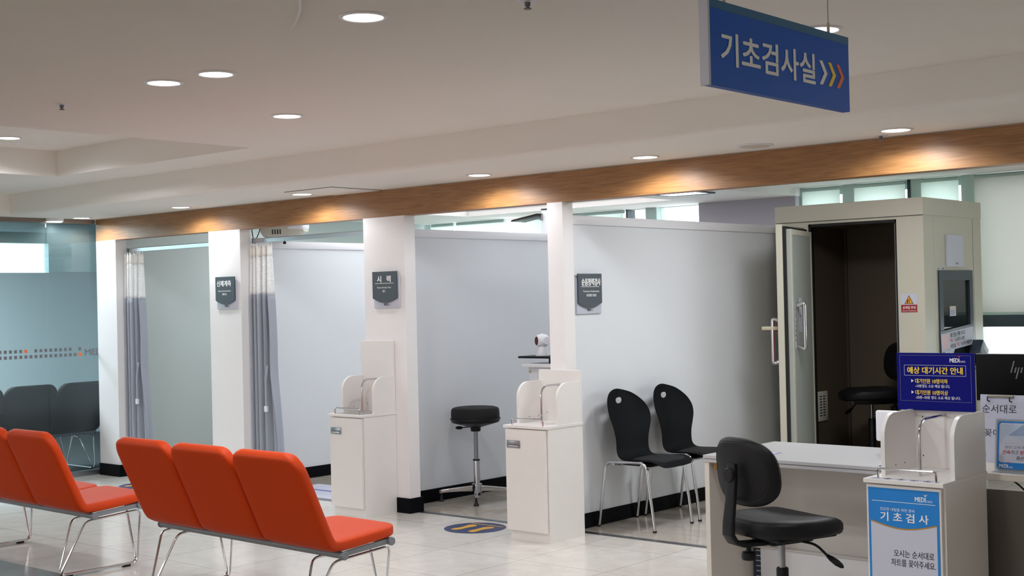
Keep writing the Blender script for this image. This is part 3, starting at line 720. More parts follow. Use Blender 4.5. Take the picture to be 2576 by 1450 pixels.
# ================================================================== BENCHES
def cushion(mt, w_):
    """one seat: a continuous padded L from the back's top edge to the seat's front edge"""
    cl = [(-.178, .832), (-.165, .800), (-.13, .725), (-.09, .635), (-.05, .545), (-.012, .460), (.006, .422), (.022, .398), (.045, .386), (.075, .384), (.15, .388), (.25, .396), (.35, .404), (.41, .409), (.445, .411)]
    pts = [Vector((0, a, c)) for a, c in cl]
    # resample
    dense = []
    for i in range(len(pts) - 1):
        for k in range(3): dense.append(pts[i].lerp(pts[i + 1], k / 3))
    dense.append(pts[-1])
    L_ = [0]
    for i in range(1, len(dense)): L_.append(L_[-1] + (dense[i] - dense[i - 1]).length)
    tot = L_[-1]; rings = []; n = 28; rc_ = .105; th = .029
    extra = [0, .004, .012, .03, .06]
    for i, p in enumerate(dense):
        s_ = L_[i]; e = min(s_, tot - s_)
        d = (dense[min(i + 1, len(dense) - 1)] - dense[max(i - 1, 0)]).normalized(); nrm = Vector((0, -d.z, d.y))
        hw = w_ / 2 - (rc_ - math.sqrt(max(0, rc_ ** 2 - max(0, rc_ - e) ** 2))) * .95
        tt = th * (math.sqrt(max(0.0, 1 - max(0, 1 - e / .028) ** 2)) if e < .028 else 1)
        tt = max(tt, .004); hw = max(hw, .12)
        ring = []
        for k in range(n):
            a = 2 * math.pi * k / n; ca, sa = math.cos(a), math.sin(a)
            ex = math.copysign(abs(ca) ** .17, ca); ez = math.copysign(abs(sa) ** .45, sa)
            ring.append(tuple(p + Vector((ex * hw, 0, 0)) + nrm * (ez * tt)))
        rings.append(ring)
    b = MB(); b.loft(rings, mt); return b
def bench(loc, rz, lab, mt, group, seats=3):
    t = thing('beam_bench', lab, 'bench', loc, rz, group)
    for k in range(seats):
        s_ = cushion(mt, .508).build('seat', t, loc=((k - (seats - 1) / 2) * .516, 0, 0), smooth=60)
    L_ = seats * .516 / 2
    for v, z in ((.085, .338), (.375, .362)):
        b = MB(); b.lathe([(0, -L_ + .02), (.017, -L_ + .02), (.017, L_ - .012), (0, L_ - .012)], grey_tube, (0, v, z), 16, 'X')
        b.lathe([(0, L_ - .012), (.0205, L_ - .012), (.0205, L_), (.018, L_ + .003), (0, L_ + .003)], grey_tube, (0, v, z), 20, 'X')
        b.lathe([(0, -L_ - .003 + .02), (.018, -L_ - .003 + .02), (.0205, -L_ + .02), (.0205, -L_ + .032), (0, -L_ + .032)], grey_tube, (0, v, z), 20, 'X')
        b.build('beam', t)
    for sx in (-1, 1):
        b = MB(); b.prism([(.10, .332), (.36, .350), (.36, .375), (.10, .355)], sx * (L_ - .020) - .006, sx * (L_ - .020) + .006, grey_tube, 'YZ'); b.build('side_plate', t)
    for sx in (-L_ + .16, L_ - .12):
        b = MB()
        for q in (-1, 1):
            b.tube([(sx + q * .075, .40, .332), (sx + q * .075, .05, .310), (sx + q * .007, -.075, .016), (sx + q * .007, .415, .016)], .0065, chrome, 10, .035, closed=True)
        lg = b.build('leg', t)
        for v in (-.02, .345): MB().rbox(sx - .014, sx + .014, v - .022, v + .022, 0, .014, rubber, .002, 1).build('foot_pad', lg)
    return t
bench((-5.385, 4.005, 0), -1.5, 'orange three-seat bench, its right end seat fully in view, in front of the first cabinet', orange, 'orange benches')
bench((-7.444, 3.972, 0), -1.3, 'orange three-seat bench cut off at the left edge, left of the other orange bench', orange, 'orange benches')
bench((-11.20, 6.08, 0), 90, 'dark bench seen from behind through the frosted glass wall', dark_teal, 'bench behind the glass')

# ================================================================== STOOL
t = thing('round_stool', 'round black stool on a chrome four-foot base between the two cabinets', 'stool', (-6.755, 7.285, 0), 0)
MB().lathe([(0, .703), (.10, .704), (.150, .702), (.172, .695), (.181, .680), (.183, .640), (.181, .622), (.0, .622)], black_fab, seg=48).build('seat', t)
MB().lathe([(0, .6215), (.188, .621), (.190, .612), (.184, .606), (.180, .590), (.150, .580), (.060, .556), (.040, .550), (.036, .520), (0, .518)], black_pl, seg=48).build('seat_pan', t)
b = MB(); b.T = rotm('Z', 200); b.tube([(.03, 0, .553), (.11, 0, .545)], .004, black_pl, 8); b.lathe([(0, 0), (.008, .004), (.013, .02), (.012, .045), (.006, .058), (0, .060)], black_pl, (.105, 0, .543), 14, 'X'); b.build('height_lever', t)
MB().lathe([(0, .30), (.0155, .30), (.0155, .519), (0, .519)], satin, seg=20).build('piston', t)
b = MB(); b.lathe([(0, .075), (.0245, .075), (.0245, .300), (.022, .302), (0, .302)], chrome, seg=28); b.lathe([(0, .302), (.0265, .302), (.0265, .310), (0, .310)], black_pl, seg=28); b.lathe([(0, .062), (.036, .062), (.036, .118), (.040, .120), (.040, .126), (.026, .130), (0, .130)], chrome, seg=28); b.build('column', t)
for k in range(4):
    b = MB(); b.T = rotm('Z', 41.2 + 90 * k)
    rg = []
    for x_, zc_, hz, hy in ((.030, .092, .022, .013), (.12, .088, .017, .013), (.20, .082, .014, .013), (.262, .076, .013, .014), (.280, .072, .012, .013), (.286, .070, .007, .009)):
        rg.append([(x_, math.copysign(abs(math.cos(a)) ** .4, math.cos(a)) * hy, zc_ + math.copysign(abs(math.sin(a)) ** .4, math.sin(a)) * hz) for a in [2 * math.pi * i / 20 for i in range(20)]])
    b.loft(rg, chrome); leg = b.build('leg', t)
    f = MB(); f.T = rotm('Z', 41.2 + 90 * k); f.lathe([(0, 0), (.020, 0), (.020, .008), (.011, .024), (.011, .040), (.008, .044), (.008, .062), (0, .062)], rubber, (.268, 0, 0), 20); f.build('foot', leg)

# ================================================================== COUNTER WITH SCANNER (bay three)
t = thing('counter', 'white narrow counter behind the pillar beside the stool', 'counter', (0, 0, 0))
MB().rbox(-6.40, -5.435, 7.42, 7.95, 1.000, 1.024, white_pl, .002).build('countertop', t)
MB().box(-6.365, -5.44, 7.46, 7.93, 0, 1.0, white_wall).build('carcass', t)
MB().lathe([(0, 0), (.010, 0), (.010, .006), (0, .008)], lamin_yel, (-6.352, 7.452, .965), 12, 'Y').build('hole_cap', t)
t = thing('black_tray', 'thin black tray holding the white scanner on the counter', 'tray', (0, 0, 0))
MB().rbox(-6.47, -6.05, 7.46, 7.70, 1.062, 1.078, black_pl, .004).build('shelf', t)
MB().rbox(-6.24, -6.14, 7.54, 7.64, 1.0245, 1.063, black_pl, .004).build('foot', t)
tag(MB().rbox(-6.13, -5.86, 7.46, 7.56, 1.0245, 1.048, black_pl, .005).build('black_device'), 'flat black device on the counter under the tray', 'device')
t = thing('barcode_scanner', 'white round-headed scanner with a dark red lens on the black tray', 'scanner', (-6.315, 7.56, 1.0785), 77)
b = MB(); rg = []
for z_, a_, c_ in ((0, .055, .045), (.006, .055, .045), (.03, .042, .036), (.06, .030, .028), (.075, .026, .026)):
    rg.append([(math.cos(q) * a_, math.sin(q) * c_, z_) for q in [2 * math.pi * i / 20 for i in range(20)]])
b.loft(rg, white_pl); b.build('base', t)
b = MB(); b.lathe([(0, -.048), (.034, -.046), (.045, -.030), (.052, 0), (.045, .030), (.034, .046), (0, .048)], white_pl, (0, 0, .112), 32, 'X'); b.build('head', t)
b = MB(); b.T = trans(-.048, 0, .112) @ Matrix.Diagonal((1, .62, 1, 1)); b.lathe([(0, -.006), (.036, -.004), (.040, .004)], white_pl, (0, 0, 0), 28, 'X'); b.lathe([(0, -.008), (.030, -.007), (.034, -.003)], lens_red, (0, 0, 0), 28, 'X'); b.build('lens', t)
b = MB(); b.lathe([(0, -.054), (.030, -.053), (.033, -.046)], cap_paint, (.006, 0, .112), 28, 'Y'); b.build('side_disc', t)
# support arm over the stool bay partition
t = thing('wall_monitor_post', 'white post with a thin tilted screen above the stool bay, beside the right pillar', 'monitor', (0, 0, 0))
MB().rbox(-7.475, -7.40, 8.98, 9.03, 1.9, 2.285, white_pl, .004).build('post', t)
MB().rbox(-7.478, -7.395, 8.975, 9.035, 2.285, 2.298, dark_frame, .002, 1).build('post_cap', t)
b = MB(); b.T = trans(-7.62, 9.0, 2.222) @ rotm('Y', -8); b.rbox(-.15, .16, -.10, .10, -.006, .010, black_pl, .006); b.rbox(-.14, .16, -.09, .09, .010, .018, cream_pl, .005); b.build('screen', t)
MB().rbox(-7.48, -7.46, 8.96, 9.02, 2.195, 2.25, satin, .003).build('hinge', t)

# ================================================================== SHELL CHAIRS
def boolean_cut(o, cutter):
    md = o.modifiers.new('cut', 'BOOLEAN'); md.object = cutter; md.operation = 'DIFFERENCE'; md.solver = 'EXACT'
    dg = bpy.context.evaluated_depsgraph_get(); dg.update()
    me = D.meshes.new_from_object(o.evaluated_get(dg), depsgraph=dg)
    o.modifiers.clear(); o.data = me; D.objects.remove(cutter)
    me.polygons.foreach_set('use_smooth', [True] * len(me.polygons)); me.set_sharp_from_angle(angle=R(50))
def shell_chair(loc, rz, lab, group):
    t = thing('shell_chair', lab, 'chair', loc, rz, group)
    key = [(-.168, .886, .02), (-.168, .883, .052), (-.167, .875, .098), (-.165, .857, .150), (-.162, .830, .197), (-.158, .790, .228), (-.151, .740, .236), (-.140, .685, .226), (-.125, .625, .200), (-.112, .56, .179), (-.102, .50, .177), (-.088, .463, .178), (-.060, .440, .182), (-.02, .432, .188), (.06, .432, .196), (.14, .436, .203), (.20, .434, .205), (.235, .424, .196), (.252, .410, .170), (.256, .402, .13), (.257, .399, .06)]
    def cat(p0, p1, p2, p3, t): return tuple(.5 * (2 * b_ + (c_ - a_) * t + (2 * a_ - 5 * b_ + 4 * c_ - d_) * t * t + (3 * b_ - a_ - 3 * c_ + d_) * t ** 3) for a_, b_, c_, d_ in zip(p0, p1, p2, p3))
    kk = [key[0]] + key + [key[-1]]
    key = [cat(*kk[i:i + 4], j / 3) for i in range(len(kk) - 3) for j in range(3)] + [key[-1]]
    n = 36; rings = []; th = .0055
    for i, (v, z, hw) in enumerate(key):
        a = Vector((0, key[max(i - 1, 0)][0], key[max(i - 1, 0)][1])); c = Vector((0, key[min(i + 1, len(key) - 1)][0], key[min(i + 1, len(key) - 1)][1]))
        d = (c - a).normalized(); nrm = Vector((0, -d.z, d.y)); ring = []
        m_ = n // 2
        for side in (1, -1):
            for k in range(m_):
                u = -1 + 2 * k / (m_ - 1) if side == 1 else 1 - 2 * k / (m_ - 1)
                q_ = min(1, max(0, (z - .44) / .22)); q_ = q_ * q_ * (3 - 2 * q_)
                curve = .036 * (u * u) * (.3 + .7 * q_) * (hw / .2)
                w3 = min(1, max(0, (z - .50) / .38)); skew = w3 * w3 * (3 - 2 * w3) * (.040 * u * hw / .2 - .010 * max(0, -u) * (hw / .2) ** 2)
                ring.append(tuple(Vector((u * hw, v, z + skew)) + nrm * (side * th * (1 - .6 * abs(u) ** 6) + curve * (1 if True else 0))))
        rings.append(ring)
    b = MB(); b.loft(rings, shell_black); sh = b.build('shell', t, smooth=50)
    cu = MB(); cu.T = trans(.055, -.30, .822); nn = 24
    cu.prism([(.046 * math.copysign(abs(math.cos(a)) ** .8, math.cos(a)), .022 * math.sin(a) * (1.15 if math.sin(a) < 0 else .75)) for a in [2 * math.pi * k / nn for k in range(nn)]], 0, .3, shell_black)
    co = cu.build('cutter'); sh.parent = None; boolean_cut(sh, co); sh.parent = t
    # seat pad
    rg = []
    for v, hw, zz in ((.0, .10, .440), (.01, .140, .444), (.04, .160, .446), (.10, .170, .448), (.16, .172, .450), (.20, .165, .448), (.225, .145, .440), (.235, .10, .432)):
        rg.append([(math.cos(a) * hw, v, zz + math.sin(a) * .010) for a in [2 * math.pi * k / 20 for k in range(20)]])
    MB().loft(rg, black_fab).build('seat_pad', t)
    for sx in (-1, 1):
        x_ = sx * .212
        MB().tube([(x_, -.222, .006), (x_, -.155, .428), (x_, .165, .436), (x_, .222, .006)], .0105, chrome, 12, .055, fs=8).build('leg_frame', t)
        for v in (-.222, .222): MB().lathe([(0, 0), (.0125, 0), (.0125, .012), (0, .014)], rubber, (x_, v, 0), 14).build('foot_cap', t)
    for v, z_ in ((-.10, .395), (.12, .385)):
        MB().tube([(-.205, v, .415), (-.12, v, z_ + .01), (.12, v, z_ + .01), (.205, v, .415)], .009, chrome, 10, .03).build('cross_bar', t)
    MB().rbox(-.13, .13, -.08, .15, .402, .424, shell_black, .006).build('seat_bracket', t)
    return t
ch = shell_chair((-5.088, 7.108, 0), -90, 'black shell chair with a handle hole against the white wall, nearer the second cabinet', 'black shell chairs along the wall')
dup(ch, (-5.088, 7.628, 0), -90, 'black shell chair with a handle hole against the white wall, nearer the hearing booth')

# ================================================================== HEARING BOOTH
YB0, YB1, BX0, BX1, BZ = 9.20, 10.27, -5.262, -4.057, 2.178
t = thing('hearing_booth', 'cream hearing test booth with its heavy door swung open', 'booth', (0, 0, 0))
OX0, OX1, OZ0, OZ1 = -4.985, -4.262, .16, 2.028
b = MB(); tk = .075
b.box(BX0, OX0, YB0, YB0 + tk, 0, 2.05, booth_paint); b.box(OX1, BX1, YB0, YB0 + tk, 0, 2.05, booth_paint)
b.box(OX0, OX1, YB0, YB0 + tk, OZ1, 2.05, booth_paint); b.box(OX0, OX1, YB0, YB0 + tk, 0, OZ0, booth_paint); b.build('front_wall', t)
MB().box(BX0, BX0 + tk, YB0 + tk, YB1, 0, 2.05, booth_paint).build('left_wall', t)
MB().box(BX0, BX1, YB1 - tk, YB1, 0, 2.05, booth_paint).build('rear_wall', t)
WY0, WY1, WZ0, WZ1 = 9.455, 10.04, .96, 1.615
b = MB()
b.box(BX1 - tk, BX1, YB0 + tk, WY0, 0, 2.05, booth_paint); b.box(BX1 - tk, BX1, WY1, YB1 - tk, 0, 2.05, booth_paint)
b.box(BX1 - tk, BX1, WY0, WY1, 0, WZ0, booth_paint); b.box(BX1 - tk, BX1, WY0, WY1, WZ1, 2.05, booth_paint)
b.box(BX1, BX1 + .0006, 10.105, 10.110, 0, 2.045, joint); b.box(BX1, BX1 + .0006, YB0 + .18, YB0 + .183, 0, 2.045, lamin_yel)
b.build('right_wall', t)
b = MB(); b.rbox(BX0 - .004, BX1 + .006, YB0 - .006, YB1, 2.050, BZ, booth_paint, .002, 1); b.build('roof', t)
b = MB(); b.box(BX0, BX1 + .004, YB0 - .0066, YB0 - .0055, 2.046, 2.050, joint); b.build('roof_joint', t)
# inner lining
b = MB(); i0 = BX0 + tk + .001; i1 = BX1 - tk - .001; j0 = YB0 + tk + .001; j1 = YB1 - tk - .001
b.box(i0, i0 + .01, j0, j1, OZ0, 2.04, perf); b.box(i0 + .01, i1 - .01, j1 - .01, j1, OZ0, 2.04, perf); b.box(i0, i1, j0, j1, 2.03, 2.04, perf)
b.box(i1 - .01, i1, j0, WY0, OZ0, 2.04, perf); b.box(i1 - .01, i1, WY1, j1 - .01, OZ0, 2.04, perf); b.box(i1 - .01, i1, WY0, WY1, OZ0, WZ0, perf); b.box(i1 - .01, i1, WY0, WY1, WZ1, 2.04, perf)
b.box(i0 + .01, i0 + .03, j1 - .03, j1 - .01, OZ0, 2.03, booth_in)
b.build('lining', t)
MB().box(i0, i1, j0, j1, 0, OZ0, black_fab).build('booth_floor', t)
b = MB(); g = .016
b.box(OX0, OX0 + g, YB0 + .01, YB0 + .06, OZ0, OZ1, gasket); b.box(OX1 - g, OX1, YB0 + .01, YB0 + .06, OZ0, OZ1, gasket); b.box(OX0, OX1, YB0 + .01, YB0 + .06, OZ1 - g * 1.3, OZ1, gasket)
b.box(OX1 - g - .003, OX1 - g, YB0 + .005, YB0 + .012, OZ0, OZ1 - .03, satin); b.build('opening_gasket', t)
# ventilation plate and screws on the inner left wall
b = MB(); b.rbox(i0 + .010, i0 + .018, 9.62, 9.80, .46, .70, cream_pl, .003)
for k in range(8):
    for q in (9.665, 9.72): b.box(i0 + .018, i0 + .0186, q, q + .032, .50 + k * .022, .510 + k * .022, ink_black)
b.build('vent_plate', t)
# window
b = MB(); xx = BX1
for q in ((WY0 - .02, WY0 + .045, WZ0 - .02, WZ1 + .03), (WY1 - .045, WY1 + .02, WZ0 - .02, WZ1 + .03)): b.box(xx - .02, xx + .012, q[0], q[1], q[2], q[3], dark_frame)
b.box(xx - .02, xx + .012, WY0 + .045, WY1 - .045, WZ1 - .045, WZ1 + .03, dark_frame); b.box(xx - .02, xx + .012, WY0 + .045, WY1 - .045, WZ0 - .02, WZ0 + .03, dark_frame)
fr = b.build('window_frame', t); MB().box(xx - .012, xx - .006, WY0 + .04, WY1 - .04, WZ0 + .02, WZ1 - .04, booth_glass).build('window_glass', fr)
# door (local X from the hinge to the free edge, +Y is the inner face)
dw = .72
dz0, dz1 = .12, 2.00
M = trans(-4.93, 9.15, 0) @ rotm('Z', -74)
b = MB(); b.T = M; b.rbox(-.02, dw, -.100, -.055, dz0, dz1, booth_paint, .002, 1); door = b.build('door', t)
b = MB(); b.T = M; b.box(.0, dw - .02, -.055, -.033, dz0 + .015, dz1 - .015, gasket); b.build('door_gasket', door)
b = MB(); b.T = M; b.rbox(.01, dw - .035, -.033, 0, dz0 + .03, dz1 - .035, booth_paint2, .002, 1); b.frame
for q in ((.01, dw - .035, dz1 - .075, dz1 - .035), (.01, dw - .035, dz0 + .03, dz0 + .07)): b.box(q[0] + .001, q[1] - .001, 0, .003, q[2], q[3] - .001, booth_paint)
for q in ((.011, .045), (dw - .075, dw - .036)): b.box(q[0], q[1], 0, .003, dz0 + .07, dz1 - .075, booth_paint)
b.build('inner_leaf', door)
b = MB(); b.T = M; zz0, zz1 = 1.09, 1.43; hx = .545
b.tube([(hx, .0, zz1 - .02), (hx, .055, zz1), (hx, .055, zz0), (hx, .0, zz0 + .02)], .015, chrome, 14, .02)
b.build('inner_handle', door)
b = MB(); b.T = M; b.tube([(hx + .10, -.10, 1.30), (hx + .10, -.155, 1.318), (hx + .10, -.155, .99), (hx + .10, -.10, 1.01)], .015, chrome, 14, .02); b.rbox(hx + .07, hx + .13, -.106, -.1, 1.0, 1.31, ink_red, .002, 1); b.build('outer_handle', door)
b = MB(); b.T = M; b.rbox(hx + .085, hx + .115, -.235, -.10, 1.235, 1.262, lamin_yel, .006); b.build('outer_latch', door)
# things stuck on the booth
def flip_text(bb, Mx): bb.T = Mx
t = thing('door_notice', 'grey notice card fixed behind the handle on the booth door', 'notice', (0, 0, 0))
b = MB(); b.T = M @ rotm('Z', 180) @ trans(0, -.0032, 0)
b.box(-.500, -.400, -.0012, -.0, 1.215, 1.465, plate_light); b.text('1)95"', -.485, -.42, 1.40, 1.42, -.002, ink_grey); b.text('2)85"', -.485, -.42, 1.32, 1.34, -.002, ink_grey); b.build('card', t)
t = thing('door_strip_label', 'narrow white vertical warning strip on the booth door', 'label', (0, 0, 0))
b = MB(); b.T = M @ rotm('Z', 180) @ trans(0, -.0032, 0)
b.box(-.632, -.602, -.0012, 0, 1.10, 1.37, paper)
for k, ch_ in enumerate('손끼임주의'): b.text(ch_, -.627, -.607, 1.285 - k * .034, 1.305 - k * .034, -.002, ink_black if k < 4 else ink_red, bold=0.052)
b.text('O', -.628, -.606, 1.325, 1.36, -.002, ink_red, bold=0.052); b.build('strip', t)
t = thing('pinch_warning_sign', 'small white and red pinch warning sign right of the booth opening', 'sign', (-4.240, YB0 - .001, 1.340))
b = MB(); b.box(0, .125, -.001, .0005, 0, .134, paper); b.rect(.001, .124, .001, .056, -.0016, mat('dark_red_ink', (150, 20, 30), .5)); yy = -.0022
b.prism([(.028, .062), (.097, .062), (.0625, .126)], -.0016, -.001, ink_black); b.prism([(.035, .066), (.090, .066), (.0625, .118)], yy, -.0016, mat('amber_ink', (232, 160, 30), .5))
b.rect(.064, .068, .068, .104, yy - .0004, ink_black); b.prism([(.045, .068), (.053, .068), (.060, .090), (.056, .097), (.048, .085)], yy - .0004, yy, ink_black)
b.text('손끼임 주의', .014, .111, .024, .046, yy, ink_white, bold=0.052); b.text('Beware of pinching', .012, .113, .006, .016, yy, ink_white, bold=0.026); b.build('plate', t)
t = thing('blank_board', 'plain pale board with one small word above the booth window', 'sign', (BX1, 9.585, 1.672), 90)
b = MB(); b.rbox(0, .300, -.016, 0, 0, .240, plate_light, .002, 1); b.text('Rief.', .15, .20, .018, .034, -.0165, ink_black, bold=0.052); b.build('board', t)
t = thing('note_label', 'tiny white label on the booth wall at the top left of its window', 'label', (BX1, 9.43, 1.652), 90)
b = MB(); b.box(0, .13, -.001, 0, 0, .014, paper); b.rect(.01, .03, .003, .011, -.0014, ink_grey); b.rect(.08, .12, .003, .011, -.0014, ink_grey); b.build('label', t)
t = thing('window_note', 'small white note with a yellow heading taped on the booth window', 'note', (BX1 - .004, 9.645, 1.300), 90)
b = MB(); b.box(0, .115, -.001, 0, 0, .075, paper); b.rect(.012, .100, .062, .068, -.0014, ink_yel)
for k in range(4): b.rect(.012, .085 + .01 * (k % 2), .012 + k * .010, .015 + k * .010, -.0014, ink_grey)
b.build('note', t)
t = thing('headphone_instructions', 'white sheet of Korean instructions leaning in the booth window', 'notice', (BX1 + .014, 9.44, 1.035), 90)
b = MB(); b.T = rotm('Y', -4); b.box(0, .60, -.003, 0, 0, .155, paper); b.box(0, .60, -.0034, -.003, .155 - .018, .158, dark_frame)
b.text('헤드폰을 귀에 쓰시고', .16, .44, .092, .128, -.0038, ink_black, bold=0.052); b.text('"뚜-"', .15, .235, .052, .084, -.0038, ink_red, bold=0.052); b.text('소리가 나면', .245, .42, .052, .084, -.0038, ink_black, bold=0.052)
b.text('버튼을', .16, .255, .012, .044, -.0038, ink_black, bold=0.052); b.text('"꾹-"', .265, .35, .012, .044, -.0038, ink_red, bold=0.052); b.text('눌러주세요^^', .36, .56, .012, .044, -.0038, ink_black, bold=0.052)
b.rect(.012, .13, .02, .125, -.0036, mat('blush_print', (222, 190, 196), .6)); b.build('sheet', t)
t = thing('navy_box', 'tilted dark navy box with pale lettering beside the booth window', 'box', (BX1 + .016, 9.90, .945), 90)
b = MB(); b.T = trans(.10, 0, .02) @ rotm('Y', 38); b.rbox(-.07, .07, -.08, 0, -.005, .13, dark_frame, .003); b.text('CANON', -.03, .05, .065, .082, -.0805, ink_grey); b.build('carton', t)
# shelf that carries them
t = tag(MB().rbox(BX1 + .013, BX1 + .16, 9.42, 10.2, .90, .925, dark_frame, .003).build('booth_shelf'), 'dark narrow shelf under the booth window', 'shelf')

# ================================================================== SWIVEL CHAIRS
def swivel_chair(loc, rz, lab, seat_z, base_z=0.0, col=black_lea, spine_y=-.255, back=True):
    t = thing('swivel_chair', lab, 'office chair', loc, rz, 'black swivel chairs')
    sz = seat_z
    rg = []
    n = 60
    def se(a, p): return math.copysign(abs(a) ** p, a)
    for dz, k in ((-.036, .86), (-.034, .93), (-.025, .975), (-.008, 1.0), (.010, .995), (.022, .96), (.030, .88), (.033, .70), (.030, .40), (.027, .1)):
        ring = []
        for i in range(n):
            a = 2 * math.pi * i / n; x_ = se(math.cos(a), .72) * .235 * k; y_ = se(math.sin(a), .72) * .235 * k
            front = max(0, y_ - .12) * .18
            ring.append((x_, y_ + .01, sz + dz - front + .010 * (abs(x_) / .23) ** 2 * (1 if dz > 0 else 0) + (.012 * max(0, -y_ / .23) if dz > 0 else 0)))
        rg.append(ring)
    MB().loft(rg, col).build('seat', t)
    b = MB(); b.rbox(-.17, .17, -.16, .17, sz - .052, sz - .034, black_pl, .008); b.rbox(-.075, .075, -.11, .12, sz - .082, sz - .050, black_pl, .008); b.build('seat_pan', t)
    # back cushion
    if back:
        rg = []; bz = sz + .245; hz = .150
        for dy, k in ((-.030, .78), (-.026, .90), (-.014, .975), (.0, 1.0), (.014, .975), (.024, .90), (.030, .70), (.032, .3)):
            ring = []
            for i in range(n):
                a = 2 * math.pi * i / n; x_ = se(math.cos(a), .74) * .200 * k; z_ = se(math.sin(a), .74) * hz * k
                x_ *= 1 + .10 * (z_ / hz) * -0.2
                ring.append((x_, -.215 + dy + 1.1 * x_ * x_ - .10 * z_ - .2 * z_ * z_, bz + z_))
            rg.append(ring)
        MB().loft(rg, col).build('backrest', t)
        b = MB(); pp = []
        for i in range(n):
            a = 2 * math.pi * i / n; x_ = se(math.cos(a), .74) * .176; z_ = se(math.sin(a), .74) * (hz - .022)
            pp.append((x_, -.215 - .0262 + 1.1 * x_ * x_ - .10 * z_ - .2 * z_ * z_ , bz + z_))
        b.tube(pp, .0026, black_pl, 6, closed=True); b.build('piping', t)
        rgs = []
        path = [(-.262, sz + .285), (-.268, sz + .22), (-.276, sz + .12), (-.290, sz + .03), (-.292, sz - .02), (-.270, sz - .052), (-.225, sz - .068), (-.12, sz - .072), (-.05, sz - .072)]
        for i, (y_, z_) in enumerate(path):
            a = path[max(0, i - 1)]; c = path[min(len(path) - 1, i + 1)]; d = Vector((0, c[0] - a[0], c[1] - a[1])).normalized(); nr = Vector((0, -d.z, d.y))
            ww = (.024, .033, .030, .034, .036, .036, .034, .032, .030)[i]
            rgs.append([tuple(Vector((0, y_, z_)) + Vector((se(math.cos(q), .5) * ww, 0, 0)) + nr * se(math.sin(q), .5) * .013) for q in [2 * math.pi * k / 16 for k in range(16)]])
        sp = MB().loft(rgs, black_pl); spo = sp.build('back_support', t)
        b = MB(); b.lathe([(0, -.292), (.028, -.291), (.033, -.284), (.033, -.268), (0, -.268)], black_pl, (0, 0, sz + .235), 24, 'Y'); b.build('back_knob', spo)
        b = MB(); b.lathe([(0, sz - .14), (.028, sz - .14), (.032, sz - .134), (.032, sz - .112), (.028, sz - .106), (.012, sz - .104), (.012, sz - .075), (0, sz - .075)], black_pl, (0, -.185, 0), 20); b.build('tilt_knob', spo)
    b = MB(); b.tube([(.05, .05, sz - .075), (.12, .09, sz - .085), (.17, .115, sz - .135)], .006, black_pl, 8, .03)
    rgs = []
    for s_, a_, c_ in ((0, .010, .006), (.02, .018, .008), (.05, .022, .009), (.075, .015, .007), (.085, .004, .003)):
        o_ = Vector((.165, .112, sz - .13)) + Vector((.6, .35, -.45)).normalized() * s_
        rgs.append([tuple(o_ + Vector((-.3, .6, .2)).normalized() * a_ * math.cos(q) + Vector((.4, 0, .75)).normalized() * c_ * math.sin(q)) for q in [2 * math.pi * k / 14 for k in range(14)]])
    b.loft(rgs, black_pl); b.build('height_lever', t)
    MB().lathe([(0, base_z + .20), (.0145, base_z + .20), (.0145, sz - .080), (0, sz - .080)], satin, seg=20).build('piston', t)
    MB().lathe([(0, base_z + .06), (.026, base_z + .06), (.027, sz - .20 if sz - .2 > base_z + .1 else base_z + .2), (.024, (sz - .195)), (0, sz - .195)], black_pl, seg=24).build('column_cover', t)
    for k in range(5):
        b = MB(); b.T = rotm('Z', 72 * k + 20)
        rg = []
        for x_, zc_, hz2, hy in ((.015, .085, .024, .024), (.10, .082, .018, .020), (.20, .074, .014, .016), (.275, .066, .011, .013), (.285, .064, .006, .008)):
            rg.append([(x_, se(math.cos(a), .5) * hy, base_z + zc_ + se(math.sin(a), .5) * hz2) for a in [2 * math.pi * i / 14 for i in range(14)]])
        b.loft(rg, black_pl); lg = b.build('base_leg', t)
        c = MB(); c.T = rotm('Z', 72 * k + 20); c.lathe([(0, -.019), (.020, -.019), (.025, -.014), (.025, -.004), (.018, -.003), (.018, .003), (.025, .004), (.025, .014), (.020, .019), (0, .019)], black_pl, (.268, 0, base_z + .0252), 20, 'Y')
        c.tube([(.268, 0, base_z + .03), (.268, 0, base_z + .062)], .008, black_pl, 8); c.build('caster', lg)
    return t
swivel_chair((-2.965, 5.165, 0), -20, 'black swivel chair with a rounded back standing at the white desk, foreground', .487)
swivel_chair((-4.69, 9.60, .16), 131, 'black swivel chair inside the dark hearing booth', .545, 0.0)

# ================================================================== DESK
t = thing('white_desk', 'long white desk behind the foreground swivel chair', 'desk', (0, 0, 0))
DX0, DX1, DY0, DY1, DZ = -3.568, -2.575, 5.475, 6.165, .720
b = MB(); b.rbox(DX0, DX1, DY0, DY1, DZ - .017, DZ, desk_lam, .002, 1); b.rbox(DX0 + .002, DX1, DY0 + .003, DY1 - .003, DZ - .036, DZ - .019, desk_lam, .002, 1); b.box(DX0 + .004, DX1, DY0 + .006, DY1 - .006, DZ - .019, DZ - .017, joint)
b.build('desktop', t)
MB().rbox(DX0 + .004, DX0 + .030, DY0 + .008, DY1 - .008, 0, DZ - .036, lamin_edge, .001, 1).build('side_panel', t)
MB().box(DX0 + .030, DX1, 5.900, 5.918, .222, .630, desk_face).build('modesty_panel', t)
MB().box(DX0 + .075, DX1, 5.870, 5.888, .0, .212, white_pl).build('lower_panel', t)
MB().rbox(DX0 + .030, DX1, 5.862, 5.92, .212, .222, desk_face, .001, 1).build('cable_ledge', t)
MB().box(DX1 - .026, DX1, DY0 + .008, DY1 - .008, 0, DZ - .036, lamin_edge).build('side_panel', t)
b = MB(); b.box(DX0 + .031, DX0 + .073, 5.872, 5.886, 0, .210, dark_frame)
for k in range(8): b.box(DX0 + .050, DX0 + .074, 5.868, 5.8715, .014 + k * .026, .018 + k * .026, paper)
